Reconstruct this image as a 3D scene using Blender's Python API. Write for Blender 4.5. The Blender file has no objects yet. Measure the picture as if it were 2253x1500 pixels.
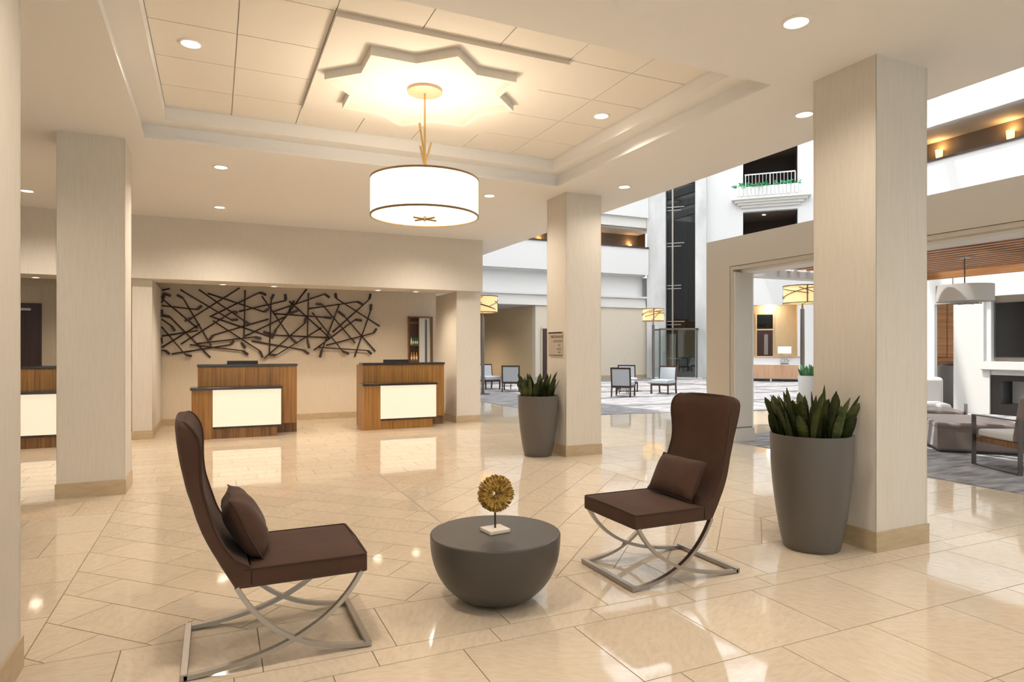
import bpy, bmesh, math, random
from mathutils import Vector, Matrix

random.seed(7)
SC = bpy.context.scene
COL = SC.collection
PI = math.pi

# ------------------------------------------------------------------ camera
FPX, YAW, HY, CX, CAMH = 1428.0, 0.42915, 766.0, 1126.5, 1.4
cam_data = bpy.data.cameras.new('camera')
cam_data.sensor_fit = 'HORIZONTAL'
cam_data.sensor_width = 36.0
cam_data.lens = 36.0 * FPX / 2253.0
cam_data.shift_y = (HY - 750.0) / 2253.0
cam_data.clip_end = 300
cam = bpy.data.objects.new('camera', cam_data)
COL.objects.link(cam)
cam.location = (0, 0, CAMH)
cam.rotation_euler = (PI / 2, 0, -YAW)
SC.camera = cam

# ------------------------------------------------------------------ world, sun, exposure
W = bpy.data.worlds.new('sky')
SC.world = W
W.use_nodes = True
wn = W.node_tree.nodes
wn['Background'].inputs[0].default_value = (0.93, 0.965, 1.0, 1)
wn['Background'].inputs[1].default_value = 2.15
sun_d = bpy.data.lights.new('sun', 'SUN')
sun_d.energy = 4.2
sun_d.angle = 0.02
sun_d.color = (1.0, 0.96, 0.9)
sun = bpy.data.objects.new('sun', sun_d)
COL.objects.link(sun)
sun.rotation_euler = Vector((0.30, -0.20, -0.93)).to_track_quat('-Z', 'Y').to_euler()
SC.view_settings.view_transform = 'Standard'
SC.view_settings.look = 'None'
SC.view_settings.gamma = 1.0
SC.view_settings.use_curve_mapping = False
SC.view_settings.exposure = 0.40
SC.cycles.max_bounces = 6
SC.cycles.diffuse_bounces = 3
SC.cycles.glossy_bounces = 3
SC.cycles.transmission_bounces = 2
SC.cycles.transparent_max_bounces = 8
SC.cycles.use_adaptive_sampling = True
SC.cycles.adaptive_threshold = 0.12
SC.cycles.sample_clamp_indirect = 6.0
SC.cycles.use_light_tree = False
SC.cycles.caustics_reflective = False
SC.cycles.caustics_refractive = False

WARM = (1.0, 0.87, 0.73)
DOWN_W = 74.0        # watts of one ceiling downlight
PEND_W = 25.0

# ------------------------------------------------------------------ materials
def new_mat(name):
    m = bpy.data.materials.new(name)
    m.use_nodes = True
    return m, m.node_tree.nodes, m.node_tree.links, m.node_tree.nodes['Principled BSDF']

def plain(name, col, rough=0.5, metal=0.0, spec=0.5, emit=None, estr=0.0, bump=0.0, bscale=200.0, vary=0.0, vscale=3.0, sheen=0.0):
    m, n, l, b = new_mat(name)
    b.inputs['Base Color'].default_value = (*col, 1)
    b.inputs['Roughness'].default_value = rough
    b.inputs['Metallic'].default_value = metal
    b.inputs['Specular IOR Level'].default_value = spec
    if sheen:
        b.inputs['Sheen Weight'].default_value = sheen
        b.inputs['Sheen Roughness'].default_value = 0.4
    if emit:
        b.inputs['Emission Color'].default_value = (*emit, 1)
        b.inputs['Emission Strength'].default_value = estr
    geo = n.new('ShaderNodeNewGeometry')
    if vary:
        t = n.new('ShaderNodeTexNoise'); t.inputs['Scale'].default_value = vscale; t.inputs['Detail'].default_value = 4
        l.new(geo.outputs['Position'], t.inputs['Vector'])
        mx = n.new('ShaderNodeMix'); mx.data_type = 'RGBA'
        mx.inputs['A'].default_value = (*[c * (1 - vary) for c in col], 1)
        mx.inputs['B'].default_value = (*[min(1, c * (1 + vary)) for c in col], 1)
        l.new(t.outputs['Fac'], mx.inputs['Factor']); l.new(mx.outputs['Result'], b.inputs['Base Color'])
    if bump:
        t = n.new('ShaderNodeTexNoise'); t.inputs['Scale'].default_value = bscale; t.inputs['Detail'].default_value = 2
        l.new(geo.outputs['Position'], t.inputs['Vector'])
        bp = n.new('ShaderNodeBump'); bp.inputs['Strength'].default_value = bump; bp.inputs['Distance'].default_value = 0.01
        l.new(t.outputs['Fac'], bp.inputs['Height']); l.new(bp.outputs['Normal'], b.inputs['Normal'])
    return m

def streaked(name, colA, colB, scale, rough=0.6, spec=0.4, detail=3.0, bump=0.0, island=0.0, mid=(0.35, 0.65), coord='pos'):
    """noise stretched by a per-axis scale: wallcovering, wood grain, carpet, stone"""
    m, n, l, b = new_mat(name)
    b.inputs['Roughness'].default_value = rough
    b.inputs['Specular IOR Level'].default_value = spec
    if coord == 'pos':
        src = n.new('ShaderNodeNewGeometry').outputs['Position']
    else:
        src = n.new('ShaderNodeTexCoord').outputs['Object']
    mp = n.new('ShaderNodeMapping'); mp.inputs['Scale'].default_value = scale
    l.new(src, mp.inputs['Vector'])
    t = n.new('ShaderNodeTexNoise'); t.inputs['Scale'].default_value = 1.0; t.inputs['Detail'].default_value = detail
    l.new(mp.outputs['Vector'], t.inputs['Vector'])
    r = n.new('ShaderNodeValToRGB')
    r.color_ramp.elements[0].position = mid[0]; r.color_ramp.elements[0].color = (*colA, 1)
    r.color_ramp.elements[1].position = mid[1]; r.color_ramp.elements[1].color = (*colB, 1)
    l.new(t.outputs['Fac'], r.inputs['Fac'])
    out = r.outputs['Color']
    if island:
        g = n.new('ShaderNodeNewGeometry')
        mr = n.new('ShaderNodeMapRange'); mr.inputs['To Min'].default_value = 1 - island; mr.inputs['To Max'].default_value = 1 + island
        l.new(g.outputs['Random Per Island'], mr.inputs['Value'])
        oi = n.new('ShaderNodeObjectInfo')
        mr2 = n.new('ShaderNodeMapRange'); mr2.inputs['To Min'].default_value = 1 - island; mr2.inputs['To Max'].default_value = 1 + island
        l.new(oi.outputs['Random'], mr2.inputs['Value'])
        mul = n.new('ShaderNodeMath'); mul.operation = 'MULTIPLY'
        l.new(mr.outputs['Result'], mul.inputs[0]); l.new(mr2.outputs['Result'], mul.inputs[1])
        hv = n.new('ShaderNodeHueSaturation'); l.new(out, hv.inputs['Color']); l.new(mul.outputs[0], hv.inputs['Value'])
        out = hv.outputs['Color']
    l.new(out, b.inputs['Base Color'])
    if bump:
        bp = n.new('ShaderNodeBump'); bp.inputs['Strength'].default_value = bump; bp.inputs['Distance'].default_value = 0.004
        l.new(t.outputs['Fac'], bp.inputs['Height']); l.new(bp.outputs['Normal'], b.inputs['Normal'])
    return m

def marble_tile(name):
    m, n, l, b = new_mat(name)
    g = n.new('ShaderNodeNewGeometry')
    oi = n.new('ShaderNodeObjectInfo')
    add = n.new('ShaderNodeMath'); add.operation = 'ADD'
    l.new(g.outputs['Random Per Island'], add.inputs[0]); l.new(oi.outputs['Random'], add.inputs[1])
    fr = n.new('ShaderNodeMath'); fr.operation = 'FRACT'; l.new(add.outputs[0], fr.inputs[0])
    # turn the grain of each tile
    ang = n.new('ShaderNodeMath'); ang.operation = 'MULTIPLY'; ang.inputs[1].default_value = 6.28
    l.new(fr.outputs[0], ang.inputs[0])
    rot = n.new('ShaderNodeVectorRotate'); rot.rotation_type = 'Z_AXIS'
    l.new(g.outputs['Position'], rot.inputs['Vector']); l.new(ang.outputs[0], rot.inputs['Angle'])
    mp = n.new('ShaderNodeMapping'); mp.inputs['Scale'].default_value = (14, 38, 1)
    l.new(rot.outputs['Vector'], mp.inputs['Vector'])
    t = n.new('ShaderNodeTexNoise'); t.inputs['Scale'].default_value = 1.0; t.inputs['Detail'].default_value = 3; t.inputs['Distortion'].default_value = 0.7
    l.new(mp.outputs['Vector'], t.inputs['Vector'])
    r = n.new('ShaderNodeValToRGB')
    e = r.color_ramp.elements
    e[0].position = 0.3; e[0].color = (0.645, 0.53, 0.395, 1)
    e[1].position = 0.62; e[1].color = (0.715, 0.605, 0.465, 1)
    l.new(t.outputs['Fac'], r.inputs['Fac'])
    mr = n.new('ShaderNodeMapRange'); mr.inputs['To Min'].default_value = 0.955; mr.inputs['To Max'].default_value = 1.04
    l.new(fr.outputs[0], mr.inputs['Value'])
    hv = n.new('ShaderNodeHueSaturation'); l.new(r.outputs['Color'], hv.inputs['Color']); l.new(mr.outputs['Result'], hv.inputs['Value'])
    l.new(hv.outputs['Color'], b.inputs['Base Color'])
    b.inputs['Roughness'].default_value = 0.055
    b.inputs['Specular IOR Level'].default_value = 0.75
    b.inputs['IOR'].default_value = 1.5
    bp = n.new('ShaderNodeBump'); bp.inputs['Strength'].default_value = 0.02; bp.inputs['Distance'].default_value = 0.02
    nb = n.new('ShaderNodeTexNoise'); nb.inputs['Scale'].default_value = 5; nb.inputs['Detail'].default_value = 1
    l.new(g.outputs['Position'], nb.inputs['Vector']); l.new(nb.outputs['Fac'], bp.inputs['Height'])
    l.new(bp.outputs['Normal'], b.inputs['Normal'])
    return m

def pane_mat(name, tint=(0.9, 0.95, 0.95), refl=0.12, rough=0.02):
    m, n, l, b = new_mat(name)
    n.remove(b)
    out = n['Material Output']
    tr = n.new('ShaderNodeBsdfTransparent'); tr.inputs[0].default_value = (*tint, 1)
    gl = n.new('ShaderNodeBsdfGlossy'); gl.inputs['Roughness'].default_value = rough
    mx = n.new('ShaderNodeMixShader'); mx.inputs[0].default_value = refl
    l.new(tr.outputs[0], mx.inputs[1]); l.new(gl.outputs[0], mx.inputs[2]); l.new(mx.outputs[0], out.inputs['Surface'])
    return m

def glow(name, col, strength, base=(0.9, 0.88, 0.84)):
    return plain(name, base, 0.6, emit=col, estr=strength)

M = {}
M['ceiling'] = plain('ceiling_paint', (0.825, 0.81, 0.795), 0.75, spec=0.2)
M['panel'] = plain('ceiling_panel', (0.82, 0.78, 0.72), 0.85, spec=0.1)
M['white'] = plain('white_paint', (0.84, 0.84, 0.83), 0.7, spec=0.2)
M['offwhite'] = plain('offwhite_plaster', (0.80, 0.78, 0.74), 0.7, spec=0.2)
M['wallcover'] = streaked('vertical_wallcovering', (0.68, 0.625, 0.55), (0.725, 0.675, 0.605), (150, 150, 5), 0.7, 0.2, detail=2)
M['artwall'] = streaked('recess_wallcovering', (0.70, 0.60, 0.475), (0.745, 0.65, 0.525), (110, 110, 4), 0.7, 0.2, detail=2)
M['base'] = streaked('tan_stone_base', (0.47, 0.36, 0.225), (0.54, 0.425, 0.28), (8, 8, 30), 0.35, 0.5)
M['marble'] = marble_tile('polished_cream_marble')
M['grout'] = plain('grout', (0.27, 0.205, 0.14), 0.8, spec=0.2)
M['carpet'] = streaked('grey_streaked_carpet', (0.20, 0.192, 0.197), (0.41, 0.397, 0.40), (2.2, 7.5, 1), 0.95, 0.05, detail=7, bump=0.3, mid=(0.38, 0.66))
M['portal'] = plain('taupe_portal_paint', (0.565, 0.50, 0.41), 0.6, spec=0.3)
M['portal_in'] = plain('light_portal_reveal', (0.66, 0.63, 0.57), 0.55, spec=0.3)
M['wood'] = streaked('walnut_veneer', (0.235, 0.107, 0.024), (0.365, 0.180, 0.045), (38, 38, 1.3), 0.32, 0.45, detail=5, island=0.12)
M['wood_dark'] = streaked('dark_walnut_plinth', (0.13, 0.06, 0.022), (0.26, 0.13, 0.05), (30, 30, 1.2), 0.4, 0.4, detail=5, island=0.15)
M['wood_red'] = streaked('reddish_slat_wood', (0.46, 0.21, 0.085), (0.62, 0.33, 0.15), (20, 1.2, 20), 0.45, 0.4, detail=4, island=0.12)
M['slat_dark'] = plain('black_stained_slat_sides', (0.045, 0.018, 0.010), 0.6)
M['wood_oak'] = streaked('light_oak', (0.56, 0.33, 0.19), (0.66, 0.42, 0.26), (14, 14, 1), 0.45, 0.4, detail=4)
M['blackstone'] = plain('black_stone', (0.018, 0.017, 0.018), 0.18, spec=0.6)
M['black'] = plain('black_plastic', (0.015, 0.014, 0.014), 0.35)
M['clubs'] = streaked('dark_bronze_clubs', (0.022, 0.010, 0.006), (0.06, 0.022, 0.012), (20, 20, 20), 0.4, 0.5)
M['velvet'] = plain('brown_velvet', (0.072, 0.038, 0.026), 0.8, spec=0.15, vary=0.2, vscale=9, bump=0.12, bscale=500, sheen=0.06)
M['velvet_pipe'] = plain('brown_piping', (0.056, 0.029, 0.02), 0.75, spec=0.2, sheen=0.05)
M['pillow'] = plain('brown_cushion_cloth', (0.068, 0.034, 0.022), 0.7, spec=0.2, vary=0.15, vscale=14, bump=0.1, bscale=400, sheen=0.08)
M['steel'] = plain('brushed_steel', (0.40, 0.37, 0.335), 0.34, metal=1.0)
M['darksteel'] = plain('dark_steel', (0.20, 0.18, 0.165), 0.35, metal=1.0)
M['bowl'] = plain('charcoal_lacquer', (0.062, 0.054, 0.047), 0.36, spec=0.45)
M['pot'] = plain('grey_fibreglass', (0.108, 0.096, 0.085), 0.42, spec=0.5)
M['pot_light'] = plain('light_grey_fibreglass', (0.42, 0.43, 0.45), 0.5)
M['soil'] = plain('soil', (0.035, 0.022, 0.014), 0.95, bump=0.6, bscale=60)
M['leaf'] = streaked('dark_leaf', (0.009, 0.019, 0.005), (0.043, 0.050, 0.009), (14, 14, 5), 0.5, 0.25, island=0.45)
M['leaf_green'] = plain('bright_leaf', (0.03, 0.34, 0.13), 0.5, vary=0.4, vscale=9)
M['leaf_mid'] = plain('mid_green_leaf', (0.025, 0.12, 0.03), 0.5, vary=0.4, vscale=9)
M['coral'] = streaked('dried_wood_slice', (0.17, 0.085, 0.012), (0.52, 0.31, 0.06), (45, 45, 45), 0.6, 0.3)
M['travertine'] = plain('cream_stone', (0.78, 0.70, 0.60), 0.4, vary=0.08)
M['gold'] = plain('satin_brass', (0.62, 0.42, 0.19), 0.34, metal=0.9)
M['gold_dark'] = plain('dark_brass', (0.30, 0.19, 0.08), 0.4, metal=0.6)  # darkened to paint the finial's backlit silhouette; trim bands share it
M['canopy'] = plain('satin_champagne', (0.60, 0.45, 0.30), 0.45, metal=0.2)
M['shade'] = plain('glowing_linen_shade', (0.92, 0.88, 0.80), 0.8, emit=(1.0, 0.86, 0.66), estr=1.5)
M['diffuser'] = plain('glowing_diffuser', (0.95, 0.92, 0.86), 0.6, emit=(1.0, 0.88, 0.70), estr=2.6)
M['lamp_disc'] = glow('downlight_lens', (1.0, 0.86, 0.66), 7.0)
M['lamp_trim'] = plain('downlight_trim', (0.82, 0.78, 0.72), 0.4)
M['lightbox'] = plain('backlit_panel', (0.40, 0.37, 0.32), 0.5, emit=(1.0, 0.82, 0.60), estr=0.56)
M['mica'] = plain('amber_mica_shade', (0.75, 0.55, 0.28), 0.6, emit=(1.0, 0.66, 0.28), estr=0.42)
M['mica_rib'] = plain('dark_shade_rib', (0.09, 0.05, 0.02), 0.5)
M['sconce'] = glow('sconce_glass', (1.0, 0.55, 0.16), 3.2, (0.9, 0.7, 0.4))
M['brownwall'] = plain('taupe_brown_wall', (0.20, 0.155, 0.115), 0.7)
M['darkroom'] = plain('dark_room_shade', (0.06, 0.042, 0.034), 0.8)  # dark tone paints the shade inside the recessed rooms
M['goldwall'] = streaked('golden_wallcovering', (0.70, 0.53, 0.31), (0.74, 0.57, 0.35), (40, 40, 4), 0.7, 0.2)
M['beigewall'] = streaked('pale_beige_wall', (0.73, 0.64, 0.51), (0.76, 0.67, 0.54), (40, 40, 4), 0.7, 0.2)
M['cloth_blue'] = plain('pale_blue_grey_cloth', (0.50, 0.53, 0.56), 0.8, bump=0.1, bscale=300)
M['chairwood'] = plain('dark_espresso_wood', (0.045, 0.02, 0.013), 0.4)
M['doorwood'] = streaked('dark_mahogany', (0.030, 0.009, 0.006), (0.055, 0.018, 0.011), (25, 25, 1), 0.35, 0.5)
M['greypanel'] = streaked('grey_veined_stone', (0.58, 0.58, 0.57), (0.80, 0.80, 0.79), (1.2, 1.2, 0.5), 0.35, 0.4, detail=6)
M['shaft'] = plain('dark_shaft', (0.016, 0.018, 0.019), 0.35)
M['glass'] = pane_mat('clear_glass', (0.86, 0.91, 0.90), 0.12)
M['darkglass'] = pane_mat('smoked_glass', (0.28, 0.32, 0.31), 0.04)
M['mirror'] = plain('niche_mirror', (0.85, 0.84, 0.82), 0.03, metal=1.0)
M['sofa_white'] = plain('pale_upholstery', (0.70, 0.68, 0.65), 0.85)
M['suede'] = plain('grey_suede', (0.205, 0.165, 0.15), 0.85, vary=0.2, vscale=8, sheen=0.5)
M['tv'] = plain('tv_screen', (0.008, 0.007, 0.007), 0.12, spec=0.5)
M['firebox'] = plain('fireplace_black', (0.02, 0.016, 0.014), 0.4)
M['sign'] = plain('brushed_sign', (0.50, 0.43, 0.35), 0.45)
M['signink'] = plain('sign_lettering', (0.05, 0.035, 0.025), 0.6)
M['curtain'] = streaked('green_curtain', (0.02, 0.12, 0.08), (0.10, 0.30, 0.2), (16, 16, 0.1), 0.8, 0.2)
M['flower'] = plain('orange_flower', (0.75, 0.25, 0.04), 0.6)
M['label_white'] = plain('white_label', (0.8, 0.78, 0.74), 0.5)
M['amber'] = plain('amber_bottle', (0.75, 0.33, 0.03), 0.25)
M['bottlegreen'] = plain('green_bottle', (0.06, 0.33, 0.06), 0.25)
M['lampwhite'] = glow('white_lamp_shade', (1.0, 0.97, 0.92), 0.55)
M['barrel'] = plain('grey_tub', (0.24, 0.22, 0.20), 0.5)

for k_ in ('lamp_disc', 'sconce', 'mica', 'lampwhite'):
    M[k_].cycles.emission_sampling = 'NONE'

# ------------------------------------------------------------------ mesh helpers
class MB:
    def __init__(s): s.v = []; s.f = []
    def add(s, vs, fs):
        o = len(s.v); s.v += [tuple(v) for v in vs]; s.f += [tuple(i + o for i in f) for f in fs]; return s
    def box(s, a, b):
        x0, y0, z0 = a; x1, y1, z1 = b
        if x0 > x1: x0, x1 = x1, x0
        if y0 > y1: y0, y1 = y1, y0
        if z0 > z1: z0, z1 = z1, z0
        return s.add([(x0,y0,z0),(x1,y0,z0),(x1,y1,z0),(x0,y1,z0),(x0,y0,z1),(x1,y0,z1),(x1,y1,z1),(x0,y1,z1)],
              [(0,3,2,1),(4,5,6,7),(0,1,5,4),(1,2,6,5),(2,3,7,6),(3,0,4,7)])
    def prism(s, poly, z0, z1):
        n = len(poly)
        return s.add([(x,y,z0) for x,y in poly] + [(x,y,z1) for x,y in poly],
              [tuple(range(n-1,-1,-1)), tuple(range(n,2*n))] + [(i,(i+1)%n,n+(i+1)%n,n+i) for i in range(n)])
    def lathe(s, prof, n=32, c=(0,0,0), cap0=True, cap1=True):
        vs = []; fs = []
        for r, z in prof:
            for k in range(n):
                a = 2*PI*k/n; vs.append((c[0]+r*math.cos(a), c[1]+r*math.sin(a), c[2]+z))
        for j in range(len(prof)-1):
            for k in range(n):
                fs.append((j*n+k, j*n+(k+1)%n, (j+1)*n+(k+1)%n, (j+1)*n+k))
        if cap0: fs.append(tuple(range(n-1,-1,-1)))
        if cap1: fs.append(tuple(range((len(prof)-1)*n, len(prof)*n)))
        return s.add(vs, fs)
    def tube(s, pts, r, n=8, closed=False, rect=None, up=(0,0,1), radii=None):
        """round tube, or rectangular bar when rect=(w,h)"""
        P = [Vector(p) for p in pts]; N = len(P); vs = []; fs = []
        up = Vector(up)
        for i, p in enumerate(P):
            if closed: t = P[(i+1)%N] - P[i-1]
            else: t = P[min(i+1,N-1)] - P[max(i-1,0)]
            t.normalize()
            u = up if abs(t.dot(up)) < 0.97 else Vector((1,0,0)) if abs(t.x) < 0.9 else Vector((0,1,0))
            a = t.cross(u).normalized(); b = a.cross(t).normalized()
            if rect:
                w, h = rect
                for sx, sy in ((-1,-1),(1,-1),(1,1),(-1,1)):
                    vs.append(p + a*(sx*w/2) + b*(sy*h/2))
            else:
                rr = radii[i] if radii else r
                for k in range(n):
                    g = 2*PI*k/n; vs.append(p + a*(rr*math.cos(g)) + b*(rr*math.sin(g)))
        m = 4 if rect else n
        for i in range(N if closed else N-1):
            j = (i+1) % N
            for k in range(m):
                fs.append((i*m+k, i*m+(k+1)%m, j*m+(k+1)%m, j*m+k))
        if not closed:
            fs.append(tuple(range(m-1,-1,-1))); fs.append(tuple(range((N-1)*m, N*m)))
        return s.add(vs, fs)
    def build(s, name, mat, parent=None, smooth=False, bevel=0.0, seg=2, sub=0, angle=35, **kw):
        me = bpy.data.meshes.new(name)
        me.from_pydata(s.v, [], s.f); me.validate()
        bm = bmesh.new(); bm.from_mesh(me); bmesh.ops.recalc_face_normals(bm, faces=bm.faces); bm.to_mesh(me); bm.free()
        me.materials.append(M[mat])
        if smooth:
            me.polygons.foreach_set('use_smooth', [True]*len(me.polygons))
            if angle < 180: me.set_sharp_from_angle(angle=math.radians(angle))
        o = bpy.data.objects.new(name, me); COL.objects.link(o)
        if parent: o.parent = parent
        if bevel:
            bv = o.modifiers.new('bevel', 'BEVEL'); bv.width = bevel; bv.segments = seg; bv.limit_method = 'ANGLE'
        if sub:
            sd = o.modifiers.new('subdivision', 'SUBSURF'); sd.levels = sub; sd.render_levels = sub
        tag(o, **kw)
        return o

def tag(o, label=None, cat=None, group=None, kind=None):
    if label: o['label'] = label
    if cat: o['category'] = cat
    if group: o['group'] = group
    if kind: o['kind'] = kind
    return o

def box(name, a, b, mat, parent=None, **kw):
    return MB().box(a, b).build(name, mat, parent, **kw)

def struct(name, a, b, mat, parent=None, **kw):
    if parent is None: kw['kind'] = 'structure'
    return box(name, a, b, mat, parent, **kw)

def thing(name, label, cat, loc=(0,0,0), rz=0.0, group=None, kind=None):
    o = bpy.data.objects.new(name, None); COL.objects.link(o)
    o.empty_display_size = 0.1
    o.location = loc; o.rotation_euler = (0, 0, rz)
    tag(o, label, cat, group, kind)
    return o

def copy_tree(o, parent=None):
    c = o.copy(); COL.objects.link(c)
    if parent: c.parent = parent
    for ch in list(o.children): copy_tree(ch, c)
    return c

def light(name, kind, loc, energy, color, parent=None, radius=0.05, spot=None, blend=0.6):
    d = bpy.data.lights.new(name, kind); d.energy = energy; d.color = color
    if kind in ('POINT', 'SPOT'): d.shadow_soft_size = radius
    if kind == 'SPOT': d.spot_size = spot; d.spot_blend = blend
    o = bpy.data.objects.new(name, d); COL.objects.link(o); o.location = loc
    if parent: o.parent = parent
    return o

def project(x, y, z):
    d = x*math.sin(YAW) + y*math.cos(YAW); r = x*math.cos(YAW) - y*math.sin(YAW)
    if d < 0.3: return None
    return (CX + FPX*r/d, HY + FPX*(CAMH-z)/d)

# ================================================================== SETTING
H = 3.42                      # lobby ceiling
XE = 5.28                     # edge of the lobby ceiling towards the atrium
ROOF = 11.0

# ------------------------------------------------------------------ floor: tiles as pieces
def clip(poly, nx, ny, c):    # keep nx*x+ny*y <= c
    out = []
    for i in range(len(poly)):
        p, q = poly[i], poly[(i+1) % len(poly)]
        dp = nx*p[0]+ny*p[1]-c; dq = nx*q[0]+ny*q[1]-c
        if dp <= 0: out.append(p)
        if dp*dq < 0:
            t = dp/(dp-dq); out.append((p[0]+(q[0]-p[0])*t, p[1]+(q[1]-p[1])*t))
    return out

def rect_clip(poly, x0, x1, y0, y1):
    for a in ((-1,0,-x0),(1,0,x1),(0,-1,-y0),(0,1,y1)):
        poly = clip(poly, *a)
        if len(poly) < 3: return []
    return poly

def area(p):
    return abs(sum(p[i][0]*p[(i+1)%len(p)][1]-p[(i+1)%len(p)][0]*p[i][1] for i in range(len(p))))/2

GAP = 0.0026
def shrink_rect(x0, x1, y0, y1):
    return [(x0+GAP, y0+GAP), (x1-GAP, y0+GAP), (x1-GAP, y1-GAP), (x0+GAP, y1-GAP)]

tiles = []
def bond(x0, x1, y0, y1, rows, jw, off, step):
    """running bond: rows along X; jw tile length, off first joint, step shift of each next row"""
    y = y0; k = 0
    while y < y1 - 1e-6:
        ye = min(y + rows, y1)
        x = off + k*step
        x -= math.ceil((x - x0)/jw)*jw
        while x < x1:
            a, b = max(x, x0), min(x+jw, x1)
            if b - a > 0.01: tiles.append(shrink_rect(a, b, y, ye))
            x += jw
        y = ye; k += 1

CL, CR, CN, CF, CM = -0.785, 4.085, 3.49, 7.16, 1.65
for side in (0, 1):                                  # chevron field under the coffer
    s2 = math.sqrt(0.5); w = 0.297; ln = 0.594
    a0 = (CM + 2.83)*s2
    for i in range(-14, 22):
        for j in range(-14, 14):
            a = a0 + i*w; b = j*ln + (0.297 if i % 2 else 0) - 3.0
            pts = []
            for aa, bb in ((a+GAP, b+GAP), (a+w-GAP, b+GAP), (a+w-GAP, b+ln-GAP), (a+GAP, b+ln-GAP)):
                X = (aa + bb)*s2; Y = (aa - bb)*s2      # X+Y = aa/s2
                if side: X = 2*CM - X
                pts.append((X, Y))
            if side: pts.reverse()
            if side == 0: p = rect_clip(pts, CL+GAP, CM-GAP, CN+GAP, CF-GAP)
            else: p = rect_clip(pts, CM+GAP, CR-GAP, CN+GAP, CF-GAP)
            if len(p) >= 3 and area(p) > 0.002: tiles.append(p)
bond(-6, 7.04, 3.0, CN, 0.49, 0.587, 0.191, 0)
bond(-6, 7.04, 2.842, 3.0, 0.158, 0.587, 0.66, 0)
y = 2.842; k = 0
offs = [1.05, 2.42, 1.24, 2.05]
while y > -6.5:
    bond(-6, 7.04, y-0.595, y, 0.595, 0.591, offs[k % 4], 0); y -= 0.595; k += 1
bond(CR, 7.04, CN, 8.0, 0.536, 0.59, 4.69, 0.295)
bond(-6, CL, CN, CF, 0.59, 0.59, CL, 0.295)
bond(-6, CR, CF, 8.0, 0.30, 0.60, 0.2, 0.22)
bond(-6, 4.6, 8.0, 13.4, 0.30, 0.60, 0.35, 0.22)
bond(4.6, 13.0, 8.0, 17.2, 0.59, 0.59, 4.69, 0.295)

floor = MB().prism([(-6,-6.5),(7.05,-6.5),(7.05,8.0),(13,8.0),(13,17.2),(4.6,17.2),(4.6,13.4),(-6,13.4)], -0.06, -0.0025).build('floor', 'grout', kind='structure')
def vis(p):
    q = [project(x, y, 0) for x, y in p]
    if any(a is None for a in q): return 0
    cx_ = sum(a[0] for a in q)/len(q); cy_ = sum(a[1] for a in q)/len(q)
    if not (-60 < cx_ < 2313 and cy_ < 1580): return 0
    return area(q)
tiles.sort(key=vis, reverse=True)
for p in tiles[:285]:
    n = len(p)
    MB().add([(x,y,-0.004) for x,y in p]+[(x,y,0) for x,y in p],
             [tuple(range(n,2*n))]+[(i,(i+1)%n,n+(i+1)%n,n+i) for i in range(n)]).build('floor_tile', 'marble', floor)
mb = MB()
for p in tiles[285:]:
    n = len(p)
    mb.add([(x,y,-0.004) for x,y in p]+[(x,y,0) for x,y in p],
           [tuple(range(n,2*n))]+[(i,(i+1)%n,n+(i+1)%n,n+i) for i in range(n)])
mb.build('floor_tile_field', 'marble', floor, kind='stuff')

struct('floor_atrium', (4.6, 8.0, -0.12), (26.5, 40, -0.061), 'grout')
# carpets of the atrium
carp = [(6.40, 22), (6.35, 16.0), (6.46, 13.85), (6.85, 12.5), (7.38, 11.65), (8.2, 11.5), (8.91, 11.45), (10.9, 10.94), (12.9, 10.6), (25, 10.6), (26.4, 18.2), (19, 25.6), (13.2, 25.6), (13.2, 40), (4.6, 40), (4.6, 22)]
MB().prism(carp, -0.06, 0.008).build('floor_carpet_atrium', 'carpet', kind='structure')
MB().prism([(7.04, -6.5), (16.6, -6.5), (16.6, 10.6), (12.9, 10.6), (13.0, 8.0), (7.04, 8.0)], -0.06, 0.008).build('floor_carpet_lounge', 'carpet', kind='structure')

# ------------------------------------------------------------------ lobby ceiling with the stepped coffer
c0, c1, c2, c3 = -0.64, 3.905, 3.68, 7.15            # opening of the coffer
k0, k1, k2, k3 = -0.43, 3.715, 3.88, 6.945           # inner opening of the ledge
ZL, ZP = 3.56, 3.70
TOP = 4.0
mb = MB()
def ringslab(mb, o, i, z0, z1):
    (ox0, ox1, oy0, oy1), (ix0, ix1, iy0, iy1) = o, i
    mb.box((ox0, oy0, z0), (ix0, oy1, z1)); mb.box((ix1, oy0, z0), (ox1, oy1, z1))
    mb.box((ix0, oy0, z0), (ix1, iy0, z1)); mb.box((ix0, iy1, z0), (ix1, oy1, z1))
ringslab(mb, (-6, XE, -6.5, 11.3), (c0, c1, c2, c3), H, TOP)
mb.box((4.565, 11.3, H), (XE, 17.2, TOP))
ceil = mb.build('ceiling', 'ceiling', kind='structure')
mb = MB(); ringslab(mb, (c0, c1, c2, c3), (k0, k1, k2, k3), ZL, TOP-0.01); mb.build('coffer_ledge', 'ceiling', ceil)
box('coffer_backing', (k0, k2, ZP+0.004), (k1, k3, TOP-0.02), 'ceiling', ceil)
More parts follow.
